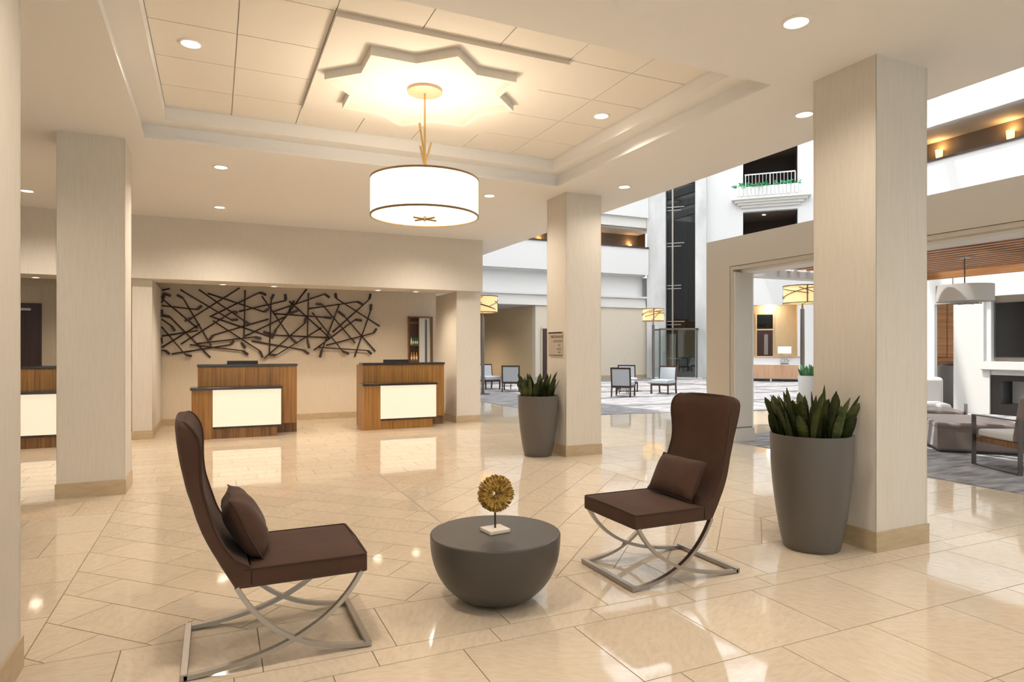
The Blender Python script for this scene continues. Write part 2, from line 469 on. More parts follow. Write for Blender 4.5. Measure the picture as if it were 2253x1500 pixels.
# small raised lip at the coffer opening
mb = MB(); ringslab(mb, (c0-0.0, c1, c2, c3), (c0+0.02, c1-0.02, c2+0.02, c3-0.02), H, H+0.03); mb.build('coffer_lip', 'ceiling', ceil)
jx = [k0, 0.147, 0.747, 1.353, 1.955, 2.56, 3.16, k1]
jy = [k2, 4.50, 5.13, 5.745, 6.37, k3]
for i in range(len(jx)-1):
    for j in range(len(jy)-1):
        if 2 <= i <= 4 and 1 <= j <= 3: continue
        g = 0.004
        box('ceiling_panel', (jx[i]+g, jy[j]+g, ZP-0.012), (jx[i+1]-g, jy[j+1]-g, ZP+0.004), 'panel', ceil)
SQ = (0.747, 2.56, 4.497, 6.373)
box('medallion_slab', (SQ[0], SQ[2], ZP-0.05), (SQ[1], SQ[3], ZP+0.004), 'panel', ceil)
# eight pointed star: a rim hanging below the slab with a recessed field
SCX, SCY = 1.652, 5.425
def star(R, rot=0.0):
    ri = R*math.cos(PI/4)/math.cos(PI/8)
    pts = []
    for k in range(16):
        a = rot + PI/8*k; r = R if k % 2 == 0 else ri
        pts.append((SCX + r*math.cos(a), SCY + r*math.sin(a)))
    return pts
so, si = star(0.845), star(0.80)
zb, zt = 3.582, ZP-0.05
vs = [(x,y,zt) for x,y in so]+[(x,y,zb) for x,y in so]+[(x,y,zb) for x,y in si]+[(x,y,zt) for x,y in si]
fs = []
for k in range(16):
    j = (k+1) % 16
    for a in range(3): fs.append((a*16+k, a*16+j, (a+1)*16+j, (a+1)*16+k))
    fs.append((48+k, 48+j, j, k))
MB().add(vs, fs).build('star_rim', 'panel', ceil)
MB().prism(star(0.80), zt-0.012, zt).build('star_field', 'panel', ceil)

# upper storeys above the lobby (closes the atrium on the lobby side)
struct('wall_atrium_lobby_side', (XE-0.3, -6.5, TOP), (XE, 17.2, ROOF), 'white')
struct('wall_atrium_left', (4.3, 13.4, 0), (4.6, 40, ROOF), 'white')
struct('wall_atrium_left_upper', (4.6, 17.2, H), (5.0, 25.5, ROOF), 'white')

# ------------------------------------------------------------------ lobby walls
struct('wall_left', (-6.2, -6.5, 0), (-6.0, 13.6, TOP), 'wallcover')
struct('wall_back', (-6.0, 13.3, 0), (4.3, 13.5, TOP), 'artwall')
struct('ceiling_reception', (-6.0, 11.3, TOP-0.02), (4.565, 13.3, TOP+0.1), 'ceiling')
struct('wall_header', (-6.0, 11.3, 2.465), (4.565, 12.0, TOP-0.03), 'wallcover')
struct('baseboard_back', (-0.96, 13.27, 0), (4.11, 13.3, 0.115), 'base')
struct('baseboard_back_left', (-2.62, 13.27, 0), (-1.16, 13.3, 0.115), 'base')

# unseen entrance glazing, added behind the camera for soft frontal fill
ent = struct('wall_unseen_entrance', (-6.2, -6.7, 3.0), (17, -6.5, ROOF), 'wallcover')
for i in range(8):
    x = -6.2 + i*1.64
    struct('window_%d' % (i+1), (x, -6.66, 0), (x+0.1, -6.54, 3.0), 'darksteel')  # mullions of the added unseen glazing
struct('window_9', (-6.1, -6.61, 0.0), (7.0, -6.6, 3.0), 'glass')
struct('wall_lounge_near', (7.0, -6.7, 0), (17, -6.5, 3.0), 'offwhite')

# ------------------------------------------------------------------ columns
def column(x0, x1, y0, y1, z1, label, name='column', mat='wallcover', basez=0.14, cat='column'):
    cx_, cy_ = (x0+x1)/2, (y0+y1)/2
    t = thing(name, label, cat, (cx_, cy_, 0))
    hx, hy = (x1-x0)/2, (y1-y0)/2
    box('shaft', (-hx, -hy, 0), (hx, hy, z1), mat, t)
    for sx in (-1, 1):
        for sy in (-1, 1):
            mb = MB()
            mb.box((sx*(hx+0.0015), sy*(hy+0.0015), basez), (sx*(hx-0.016), sy*hy, z1))
            mb.box((sx*(hx+0.0015), sy*(hy+0.0015), basez), (sx*hx, sy*(hy-0.016), z1))
            mb.build('corner_trim', mat, t)
    e = 0.012
    mb = MB()
    mb.box((-hx-e, -hy-e, 0), (hx+e, -hy, basez)); mb.box((-hx-e, hy, 0), (hx+e, hy+e, basez))
    mb.box((-hx-e, -hy, 0), (-hx, hy, basez)); mb.box((hx, -hy, 0), (hx+e, hy, basez))
    mb.build('base_moulding', 'base', t, label='tan stone base moulding')
    return t
column(4.125, 4.665, 3.01, 3.52, H, 'tall beige column beside the larger foreground planter, right of the brown chairs')
column(4.125, 4.650, 7.33, 7.86, H, 'beige column carrying the small directory sign, behind the smaller planter')
column(-1.335, -0.79, 7.225, 7.76, H, 'beige column left of the brown chair, in front of the reception header')
column(-1.31, -0.775, 2.95, 3.475, H, 'pale column cut off by the left edge of the picture')
column(4.12, 4.60, 11.5, 12.75, 2.465, 'beige pillar at the right end of the reception recess', basez=0.13)
column(-1.155, -0.885, 11.45, 13.27, 2.465, 'narrow beige pillar at the left end of the club artwork', basez=0.13)

# ------------------------------------------------------------------ downlights
def downlight(x, y, z, label=None, r=0.085, w=DOWN_W, group='round ceiling downlights', color=WARM):
    t = thing('downlight', label, 'downlight', (x, y, z), 0, group)
    MB().lathe([(r*0.74, 0.0), (r*0.80, -0.010), (r, -0.006), (r*1.02, 0.0)], 28, cap0=False, cap1=False).build('trim_ring', 'lamp_trim', t, smooth=True)
    MB().lathe([(r*0.76, -0.003), (0.001, -0.0045)], 28, cap0=False, cap1=True).build('lens', 'lamp_disc', t)
    light('downlight_beam', 'SPOT', (0, 0, -0.02), w, color, t, 0.085, math.radians(150), 0.9)
    return t
downlight(-0.165, 5.43, ZP-0.012, 'recessed downlight in the coffer left of the star medallion')
downlight(3.455, 5.44, ZP-0.012, 'recessed downlight in the coffer right of the star medallion')
downlight(3.27, 2.92, H, 'large bright downlight near the top right corner', r=0.09)
downlight(4.62, 4.04, H, 'downlight partly hidden behind the tall beige column at right', w=DOWN_W*0.6)
downlight(0.06, 7.92, H, 'nearer of two downlights left of the drum pendant', w=DOWN_W*2.1)
downlight(0.06, 10.18, H, 'farther of two downlights left of the drum pendant', w=DOWN_W*2.1)
downlight(-2.19, 10.15, H, 'downlight between the left edge pillar and the left column', w=DOWN_W*2.1)
downlight(3.30, 7.93, H, 'downlight between the drum pendant and the sign column', w=DOWN_W*1.3)
downlight(4.65, 6.79, H, 'downlight just right of the sign column top', w=DOWN_W*0.5)
downlight(3.30, 10.18, H, 'downlight hidden behind the drum pendant shade', w=DOWN_W*2.1)
for x, y in ((0.06, 2.6), (0.06, -0.8), (3.3, -0.8), (1.65, 1.0), (4.6, 0.6), (-2.6, 2.2), (-2.6, 6.5), (1.65, -3.6)):  # unseen lamps added as fill for the front-facing surfaces
    downlight(x, y, H, 'ceiling downlight behind the viewpoint or outside the picture', w=DOWN_W*(1.55 if x < 1 else 1.0))
for x, lb in ((-2.44, 'small downlight in the header at far left, above the hidden desk'), (0.12, 'leftmost small downlight over the club artwork'), (0.92, 'second small downlight over the club artwork'), (2.70, 'small downlight in the header above the right desk'), (3.42, 'rightmost small header downlight above the wall niche')):
    downlight(x, 11.80, 2.465, lb, r=0.06, w=72, group='small downlights in the reception header', color=(1.0, 0.82, 0.62))

# ------------------------------------------------------------------ drum pendant
def drum_pendant():
    t = thing('drum_pendant', 'large glowing white drum pendant hanging from the star medallion', 'pendant', (SCX, SCY, zt-0.012))
    z0 = zt - 0.012
    MB().lathe([(0.15, 0), (0.15, -0.025), (0.14, -0.032), (0.001, -0.034)], 40, cap0=True, cap1=False).build('ceiling_canopy', 'canopy', t, smooth=True)
    zT, zB, R = 2.85 - z0, 2.542 - z0, 0.4625
    MB().tube([(0, 0, -0.03), (0, 0, zT-0.03)], 0.0085, 10).build('rod', 'gold', t, smooth=True)
    for a, b in (((-0.042, 0.019, zT+0.50), (0.016, -0.007, zT+0.08)), ((0.050, -0.023, zT+0.33), (-0.006, 0.003, zT+0.10)), ((-0.036, 0.016, zT+0.30), (0.010, -0.004, zT+0.06))):
        MB().tube([a, b], 0.009, 8).build('twig', 'gold', t, smooth=True)
    MB().lathe([(R, zT), (R, zB), (R-0.006, zB), (R-0.006, zT)], 72, cap0=False, cap1=False).add([], []).build('drum_shade', 'shade', t, smooth=True)
    for z in (zT, zB):
        MB().lathe([(R-0.008, z-0.008), (R+0.004, z-0.008), (R+0.004, z+0.008), (R-0.008, z+0.008), (R-0.008, z-0.008)], 72, cap0=False, cap1=False).build('trim_band', 'gold_dark', t)
    MB().lathe([(R-0.009, zB+0.002), (0.001, zB+0.002), (0.001, zB+0.008), (R-0.009, zB+0.008)], 72, cap0=False, cap1=False).build('diffuser', 'diffuser', t)
    f = MB().lathe([(0.001, zB-0.045), (0.014, zB-0.04), (0.014, zB)], 12, cap0=False, cap1=False).build('finial', 'gold_dark', t, smooth=True)
    for k in range(3):
        a = -YAW + (0.75, -0.62, 0.05)[k]
        L = (0.12, 0.115, 0.03)[k]
        c, s_ = math.cos(a)*L, math.sin(a)*L
        MB().tube([(-c, -s_, zB-0.022), (c, s_, zB-0.022)], 0.010, 6).build('finial_twig', 'gold_dark', t)
    for k in range(3):
        a = 2*PI*k/3
        MB().tube([(0, 0, zT-0.03), (math.cos(a)*(R-0.006), math.sin(a)*(R-0.006), zT-0.03)], 0.004, 6).build('spider_arm', 'gold', t)
    light('pendant_bulb', 'POINT', (0, 0, zT-0.10), PEND_W, (1.0, 0.80, 0.60), t, 0.09)
drum_pendant()

# ------------------------------------------------------------------ reception desks
def desk(x, label, y=11.0):
    t = thing('reception_desk', label, 'desk', (x, y, 0), 0, 'reception desks with backlit panels')
    # tall rear body: local x -.25..1.25, y .40...98
    mb = MB(); mb.box((-0.235, 0.425, 0.16), (1.235, 0.48, 1.10)); mb.box((-0.235, 0.48, 0.16), (-0.18, 0.98, 1.10)); mb.box((1.18, 0.48, 0.16), (1.235, 0.98, 1.10)); mb.box((-0.18, 0.48, 0.70), (1.18, 0.98, 0.74))
    mb.build('body', 'wood_dark', t)
    xs = [-0.25, 0.0, 0.25, 0.46, 0.64, 0.83, 1.03, 1.25]
    for i in range(7):
        box('wood_panel', (xs[i]+0.0015, 0.405, 0.155), (xs[i+1]-0.0015, 0.425, 1.105), 'wood', t)
    for sx in (-0.25, 1.235):
        for j in range(2):
            box('wood_panel', (sx, 0.427+j*0.28, 0.0 if sx < 0 else 0.155), (sx+0.015, 0.427+(j+1)*0.28-0.003, 1.105), 'wood', t)
    box('plinth', (-0.235, 0.44, 0), (1.25, 0.96, 0.155), 'wood_dark', t)
    box('countertop', (-0.26, 0.39, 1.105), (1.26, 0.72, 1.14), 'blackstone', t, bevel=0.004)
    # lower front podium
    box('podium_body', (-0.30, 0.03, 0.15), (0.955, 0.405, 0.755), 'wood_dark', t)
    box('wood_panel', (-0.325, 0.0, 0.0), (-0.035, 0.03, 0.757), 'wood', t)
    box('wood_panel', (-0.325, 0.032, 0.0), (-0.30, 0.405, 0.757), 'wood', t)
    box('wood_panel', (0.955, 0.04, 0.15), (0.967, 0.405, 0.757), 'wood', t)
    box('podium_top', (-0.345, -0.025, 0.757), (0.985, 0.41, 0.793), 'blackstone', t, bevel=0.004)
    box('backlit_panel', (-0.032, -0.004, 0.185), (0.963, 0.03, 0.755), 'lightbox', t, label='glowing cream backlit panel')
    box('panel_black_strip', (-0.032, 0.0, 0.168), (0.963, 0.03, 0.183), 'black', t)  # thin black strip below the backlit panel
    for i, (a, b) in enumerate(((-0.033, 0.2), (0.202, 0.45), (0.452, 0.68), (0.682, 0.905))):
        box('plinth_panel', (a, 0.02, 0), (b, 0.06, 0.15), 'wood_dark' if x < 2 else 'wood', t)
    return t
desk(-2.62, 'wood reception desk with glowing panel glimpsed between the left pillar and column')
desk(0.0, 'wood reception desk with glowing panel directly behind the left brown chair')
desk(2.62, 'wood reception desk with glowing panel below the wall niche', y=11.08)
def monitor(x, y, label):
    t = thing('computer_monitor', label, 'monitor', (x, y, 0.74), 0, 'desk monitors')
    box('screen', (-0.24, 0.0, 0.10), (0.24, 0.025, 0.452), 'black', t, bevel=0.004)
    box('stand', (-0.03, 0.025, 0.0), (0.03, 0.05, 0.25), 'black', t)
    box('foot', (-0.12, -0.05, 0.0), (0.12, 0.12, 0.012), 'black', t)
monitor(0.42, 11.75, 'black monitor top showing over the desk behind the left chair')
monitor(3.06, 11.85, 'black monitor top showing over the desk below the niche')

# ------------------------------------------------------------------ artwork of crossed clubs
CLUBS = [
 (100,160,225,145,None),(112,275,185,195,(225,210)),(320,155,790,435,(840,430)),(490,155,905,440,(950,470)),(865,140,425,415,(372,437)),
 (570,188,1090,360,(1125,335)),(590,405,1050,180,(1100,200)),(915,160,905,605,(912,570)),(1070,215,1335,600,(1385,640)),(1137,740,1155,245,(1175,205)),
 (1480,150,1195,525,(1165,590)),(860,355,1290,255,(1285,205)),(1320,260,1690,595,None),(1170,360,1645,195,(1682,222)),(1498,185,1485,620,(1500,680)),
 (2150,490,1750,235,(1745,195)),(1720,545,2055,245,(2065,200)),(1500,330,1945,265,(1985,285)),(1925,645,1620,288,(1572,287)),(1780,290,1622,705,(1605,765)),
 (1920,770,2068,345,(2072,298)),(2110,720,1828,402,(1778,362)),(1545,710,1925,430,(1977,438)),(1660,665,2095,552,(2118,518)),(1530,365,1810,720,(1858,740)),
 (1180,375,1640,408,(1698,415)),(1690,595,1180,572,(1098,545)),(1090,785,1465,460,(1470,422)),(1615,505,1200,755,(1148,750)),(1590,685,2040,713,(2070,740)),
 (975,625,1450,708,(1492,738)),(240,745,785,658,(808,625)),(410,660,895,715,(935,745)),(470,650,1005,588,(1055,600)),(620,440,1050,715,(1072,768)),
 (610,405,1140,585,None),(1130,425,620,572,(592,610)),(1270,410,915,580,None),(325,655,800,358,(840,365)),(605,672,345,232,(298,208)),
 (595,775,225,405,(165,393)),(480,510,140,235,(175,190)),(100,300,475,338,(512,308)),(100,425,240,487,(265,527)),(100,495,370,755,(418,762)),
 (100,580,480,530,None),(100,685,500,470,None),(100,713,178,710,(215,740)),(100,595,155,650,None),(100,405,140,395,(147,347)),(880,640,885,645,(912,682)),
 (1365,255,1300,385,(1388,350)),
]
def px_to_wall(px, py, Y0):
    x = 320 + px/4.1722; yv = 600 + py/4.1722
    vx = math.sin(YAW)+math.cos(YAW)*(x-CX)/FPX; vy = math.cos(YAW)-math.sin(YAW)*(x-CX)/FPX
    t = Y0/vy
    return vx*t, CAMH + (HY-yv)/FPX*t
art = thing('wall_sculpture', 'wide wall artwork of dark crossed golf clubs above the reception desks', 'artwork', (1.5, 13.3, 1.8))
for i, (ax, ay, bx, by, hd) in enumerate(CLUBS):
    dy = 0.03 + 0.012*(i % 5)
    Y0 = 13.3 - dy
    a = px_to_wall(ax, ay, Y0); b = px_to_wall(bx, by, Y0)
    A = Vector((max(a[0], -0.872)-1.5, -dy, a[1]-1.8)); B = Vector((max(b[0], -0.872)-1.5, -dy, b[1]-1.8))
    d = (A-B)
    c = MB().tube([A, A+(B-A)*0.1, A+(B-A)*0.9, B], 0.012, 6, radii=[0.018, 0.0155, 0.0135, 0.0135]).build('club', 'clubs', art, smooth=True)
    MB().tube([A+(B-A)*0.5, A+(B-A)*0.5+Vector((0, dy, 0))], 0.006, 5).build('standoff_pin', 'clubs', c)
    if hd:
        h_ = px_to_wall(hd[0], hd[1], Y0); Hh = Vector((max(h_[0], -0.872)-1.5, -dy, h_[1]-1.8))
        v = (Hh-B)
        mb = MB().tube([B-(B-A).normalized()*0.02, B+v*0.35], 0.017, 6)
        mb.tube([B+v*0.05, B+v*0.25, B+v*1.05, B+v*1.2], 0, rect=(0.046, 0.045), up=(0, 1, 0))
        mb.build('club_head', 'clubs', c, bevel=0.008)

# ------------------------------------------------------------------ wall niche beside the artwork
ni = thing('wall_niche', 'dark wood wall niche with bottle shelves and pale panel at the right of the artwork', 'niche', (3.68, 13.3, 1.0))
W_, Hn, Dp = 0.535, 1.07, 0.045
mb = MB(); mb.box((0, -Dp, 0), (0.03, 0, Hn)); mb.box((W_-0.05, -Dp, 0), (W_, 0, Hn)); mb.box((0.03, -Dp, Hn-0.03), (W_-0.05, 0, Hn)); mb.box((0.03, -Dp, 0), (W_-0.05, 0, 0.03))
mb.build('frame', 'wood_dark', ni)
box('back_panel', (0.03, -0.006, 0.03), (0.23, 0, Hn-0.03), 'doorwood', ni)
box('divider', (0.215, -Dp, 0.03), (0.235, -0.006, Hn-0.03), 'wood_dark', ni)
box('bright_view_panel', (0.235, -0.018, 0.03), (W_-0.05, -0.004, Hn-0.03), 'white', ni)  # plain white stands in for the bright space seen beyond
box('panel_bar', (0.375, -0.03, 0.03), (0.41, -0.018, Hn-0.06), 'darksteel', ni)
for z in (0.12, 0.45, 0.92):
    box('shelf', (0.03, -0.10 if z < 0.9 else -Dp, z), (0.215, -0.006, z+0.03), 'wood_dark', ni)
def bottle(x, z, r, h, mat, label, capm='label_white'):
    t = thing('bottle', label, 'bottle', (3.68+x, 13.3-0.07, 1.0+z), 0, 'bottles in the wall niche')
    MB().lathe([(r*0.9, 0), (r, 0.006), (r, h*0.6), (r*0.45, h*0.78), (r*0.4, h)], 14).build('glass_body', mat, t, smooth=True)
    MB().lathe([(r*1.01, h*0.12), (r*1.02, h*0.12), (r*1.02, h*0.45), (r*1.01, h*0.45)], 14, cap0=False, cap1=False).build('paper_label', capm, t)
for i, x in enumerate((0.055, 0.10, 0.145, 0.185)):
    bottle(x, 0.48, 0.018, 0.15, ('label_white', 'bottlegreen', 'bottlegreen', 'bottlegreen')[i], ('white bottle on the upper niche shelf', 'leftmost green bottle on the upper niche shelf', 'middle green bottle on the upper niche shelf', 'rightmost green bottle on the upper niche shelf')[i])
    if i < 3: bottle((0.06, 0.115, 0.17)[i], 0.15, 0.02, 0.17, 'amber', ('leftmost amber bottle on the lower niche shelf', 'middle amber bottle on the lower niche shelf', 'rightmost amber bottle on the lower niche shelf')[i])

# dark door in the left recess
d1 = struct('door_1', (-3.62, 13.25, 0.0), (-2.665, 13.30, 2.155), 'doorwood')
box('door_closer', (-3.0, 13.20, 2.03), (-2.8, 13.25, 2.07), 'steel', d1)
struct('trim_1', (-3.62, 13.28, 2.155), (-2.665, 13.30, 2.44), 'beigewall')
# ================================================================== FOREGROUND
# ------------------------------------------------------------------ brown cross-legged lounge chairs
def lounge_chair(label, loc, rz):
    """local: x = 0 rear bar .. 0.78 front bar, y -.287...287, faces +x"""
    t = thing('lounge_chair', label, 'chair', loc, rz, 'brown high-backed lounge chairs')
    # seat
    nx, ny = 9, 9
    x0, x1, hw = 0.263, 0.770, 0.284
    vs = []; fs = []
    for i in range(nx+1):
        for j in range(ny+1):
            u = i/nx; v = j/ny*2-1
            cr = (1-v**4)*(1-(2*u-1)**6)
            vs.append((x0+(x1-x0)*u, v*hw, 0.437+0.017*cr))
    for i in range(nx):
        for j in range(ny):
            a = i*(ny+1)+j; fs.append((a, a+ny+1, a+ny+2, a+1))
    top = len(vs)
    for i in range(nx+1):
        for j in range(ny+1):
            u = i/nx; v = j/ny*2-1
            vs.append((x0+(x1-x0)*u, v*hw, 0.358))
    for i in range(nx):
        for j in range(ny):
            a = top+i*(ny+1)+j; fs.append((a, a+1, a+ny+2, a+ny+1))
    def idx(i, j, b): return (top if b else 0)+i*(ny+1)+j
    for i in range(nx):
        fs.append((idx(i,0,0), idx(i,0,1), idx(i+1,0,1), idx(i+1,0,0)))
        fs.append((idx(i,ny,0), idx(i+1,ny,0), idx(i+1,ny,1), idx(i,ny,1)))
    for j in range(ny):
        fs.append((idx(0,j,0), idx(0,j+1,0), idx(0,j+1,1), idx(0,j,1)))
        fs.append((idx(nx,j,0), idx(nx,j,1), idx(nx,j+1,1), idx(nx,j+1,0)))
    MB().add(vs, fs).build('seat', 'velvet', t, smooth=True, bevel=0.007, seg=2, angle=50)
    # backrest: loft of crescent sections
    # z, rear x, front edge x, half width, wing depth
    S = [(0.358,0.195,0.262,0.285,0.000),(0.40,0.172,0.262,0.285,0.004),(0.445,0.147,0.262,0.285,0.010),(0.48,0.129,0.205,0.284,0.014),(0.535,0.100,0.163,0.282,0.018),
         (0.60,0.071,0.128,0.277,0.020),(0.66,0.050,0.108,0.271,0.021),(0.72,0.033,0.090,0.266,0.022),(0.78,0.014,0.074,0.263,0.024),(0.84,0.001,0.066,0.265,0.027),
         (0.90,-0.011,0.064,0.272,0.031),(0.96,-0.020,0.064,0.281,0.036),(1.01,-0.026,0.056,0.287,0.036),(1.045,-0.029,0.041,0.287,0.030),(1.070,-0.028,0.022,0.279,0.020),(1.086,-0.024,0.002,0.258,0.008)]
    def cat(p0, p1, p2, p3, t_): return tuple(0.5*((2*b)+(-a+c)*t_+(2*a-5*b+4*c-d)*t_*t_+(-a+3*b-3*c+d)*t_**3) for a, b, c, d in zip(p0, p1, p2, p3))
    F_ = []
    for q in range(len(S)-1):
        for w_ in range(3):
            F_.append(cat(S[max(q-1, 0)], S[q], S[q+1], S[min(q+2, len(S)-1)], w_/3))
    S = F_ + [S[-1]]
    ring = []
    NF = 24
    for z, xr, xf, w, wd in S:
        sec = []
        for k in range(NF+1):                      # front, from -w to +w
            v = -1+2*k/NF
            dip = wd*(1-abs(v)**3.6)
            sec.append((xf-dip, v*w, z + (0.012*(1-abs(v)**3) if z > 1.0 else 0)))
        for k in range(NF+1):                      # rear
            v = 1-2*k/NF
            sec.append((xr-0.014*(1-v*v) + (0.012*abs(v)**8), v*w*1.0, z + (0.012*(1-abs(v)**3) if z > 1.0 else 0)))
        ring.append(sec)
    n = len(ring[0]); vs = [p for s in ring for p in s]; fs = []
    for j in range(len(ring)-1):
        for k in range(n):
            fs.append((j*n+k, j*n+(k+1)%n, (j+1)*n+(k+1)%n, (j+1)*n+k))
    h = NF+1
    for base in (0, (len(ring)-1)*n):
        for k in range(NF):
            fs.append((base+k, base+k+1, base+n-2-k, base+n-1-k))
    MB().add(vs, fs).build('backrest', 'velvet', t, smooth=True, angle=65)
    # piping
    pts = [(s[2]+0.001, -s[3]-0.001, s[0]) for s in S[6:]]
    pr = [(s[2]+0.001, s[3]+0.001, s[0]) for s in reversed(S[6:])]
    topc = [(S[-1][2]-0.012+0.006*(1-abs(v)**2), v*S[-1][3]*0.92, 1.086+0.011*(1-abs(v)**3)) for v in (-1,-0.6,-0.2,0.2,0.6,1)]
    MB().tube(pts+topc+pr, 0.0055, 6).build('back_piping', 'velvet_pipe', t, smooth=True)
    for z in (0.438, 0.362):
        e = 0.283
        MB().tube([(0.235,-e,z),(0.5,-e,z),(0.755,-e,z),(0.765,-e+0.006,z),(0.7685,-e+0.02,z),(0.7695,0,z+(0.006 if z>0.4 else 0)),(0.7685,e-0.02,z),(0.765,e-0.006,z),(0.755,e,z),(0.5,e,z),(0.235,e,z)], 0.005, 6).build('seat_piping', 'velvet_pipe', t, smooth=True)
    # steel cross legs
    def bez(p0, p1, p2, y, n=18):
        return [((1-s)**2*p0[0]+2*s*(1-s)*p1[0]+s*s*p2[0], y, (1-s)**2*p0[1]+2*s*(1-s)*p1[1]+s*s*p2[1]) for s in [i/n for i in range(n+1)]]
    for y in (-0.272, 0.272):
        MB().tube(bez((0.745,0.362),(0.57,0.03),(0.0,0.0135), y), 0, rect=(0.019,0.030), up=(0,1,0)).build('curved_leg', 'steel', t)
        MB().tube(bez((0.205,0.362),(0.365,0.03),(0.775,0.0135), y-0.0 if y < 0 else y), 0, rect=(0.019,0.028), up=(0,1,0)).build('curved_leg', 'steel', t)
    for x in (0.0, 0.775):
        box('floor_bar', (x-0.015, -0.287, 0.003), (x+0.015, 0.287, 0.031), 'steel', t, bevel=0.002)
        for y in (-0.272, 0.272):
            box('glide', (x-0.010, y-0.01, 0.0), (x+0.010, y+0.01, 0.003), 'black', t)
    return t
lounge_chair('brown high-backed lounge chair on the left, turned to the right in profile', (-0.12, 3.333, 0), 0)
lounge_chair('brown high-backed lounge chair on the right, turned to the left with its cushion facing us', (2.962, 3.375, 0), PI)

def cushion(label, loc, rz, tilt, w=0.44, h=0.27, th=0.085):
    t = thing('throw_cushion', label, 'cushion', loc, rz, 'brown throw cushions on the lounge chairs')
    n, m = 18, 12
    vs = []; fs = []
    R_ = Matrix.Rotation(-tilt, 4, 'Y')
    edge = []
    for side in (1, -1):
        for i in range(n+1):
            for j in range(m+1):
                u = -1+2*i/n; v = -1+2*j/m
                thk = th*max(0.0, (1-abs(u)**3.2))**0.55*max(0.0, (1-abs(v)**3.2))**0.55
                pin = 1-0.05*(1-u*u)*0 - 0.06*(1-abs(u)**2)*abs(v)**3*0.5
                pin2 = 1-0.06*(1-abs(v)**2)*abs(u)**3*0.6
                p = Vector((side*thk + 0.004*math.sin(7*u+3*v), u*w/2*pin2, v*h/2*pin))
                vs.append(tuple(R_ @ p))
    o = (n+1)*(m+1)
    for s in (0, 1):
        for i in range(n):
            for j in range(m):
                a = s*o+i*(m+1)+j
                f = (a, a+m+1, a+m+2, a+1)
                fs.append(f if s == 0 else tuple(reversed(f)))
    b = MB().add(vs, fs)
    body = b.build('cushion_body', 'pillow', t, smooth=True, angle=180)
    bm = bmesh.new(); bm.from_mesh(body.data); bmesh.ops.remove_doubles(bm, verts=bm.verts, dist=0.0015); bm.to_mesh(body.data); bm.free()
    per = [(i, 0) for i in range(n+1)] + [(n, j) for j in range(1, m+1)] + [(i, m) for i in range(n-1, -1, -1)] + [(0, j) for j in range(m-1, 0, -1)]
    MB().tube([vs[i*(m+1)+j] for i, j in per], 0.0035, 6, closed=True).build('seam', 'velvet_pipe', t, smooth=True)
    return t
cushion('brown cushion leaning on the left lounge chair, seen from its side', (0.128, 3.335, 0.585), 0, math.radians(27), w=0.42, h=0.30, th=0.075)
cushion('brown cushion lying against the back of the right lounge chair', (2.712, 3.372, 0.575), PI, math.radians(30), w=0.43, h=0.27, th=0.06)

# ------------------------------------------------------------------ bowl table and sculpture
t = thing('bowl_table', 'charcoal half-sphere coffee table between the brown chairs', 'table', (1.434, 3.358, 0))
prof = [(0.13, 0.0)]
for k in range(26):
    tt = 1-k/25
    rr = 0.365*max(0.0, 1-(tt*0.985)**2.3)**(1/2.3)
    if rr > 0.15: prof.append((rr, 0.004+0.355*(1-tt)))
z0_ = prof[1][1]-0.012
prof = [prof[0], (0.148, 0.003)] + [(r_, (z_-z0_)*0.358/(0.359-z0_)) for r_, z_ in prof[1:]]
prof += [(0.3655, 0.36), (0.363, 0.367), (0.357, 0.370)]
MB().lathe(prof, 72, cap0=True, cap1=False).build('bowl', 'bowl', t, smooth=True, angle=50)
MB().lathe([(0.357, 0.0), (0.3572, 0.0), (0.001, 0.0005)], 72, c=(0, 0, 0.3698), cap0=False, cap1=False).build('table_top', 'bowl', t)
t = thing('sculpture', 'golden dried wood slice mounted on a rod and cream stone base', 'sculpture', (1.434, 3.362, 0.3705))
bb = MB().box((-0.065, -0.06, 0), (0.065, 0.06, 0.02)).build('stone_base', 'travertine', t, bevel=0.003)
bb.rotation_euler = (0, 0, 0.12)
MB().tube([(0, 0, 0.019), (0, 0, 0.125)], 0.0055, 10).build('rod', 'black', t, smooth=True)
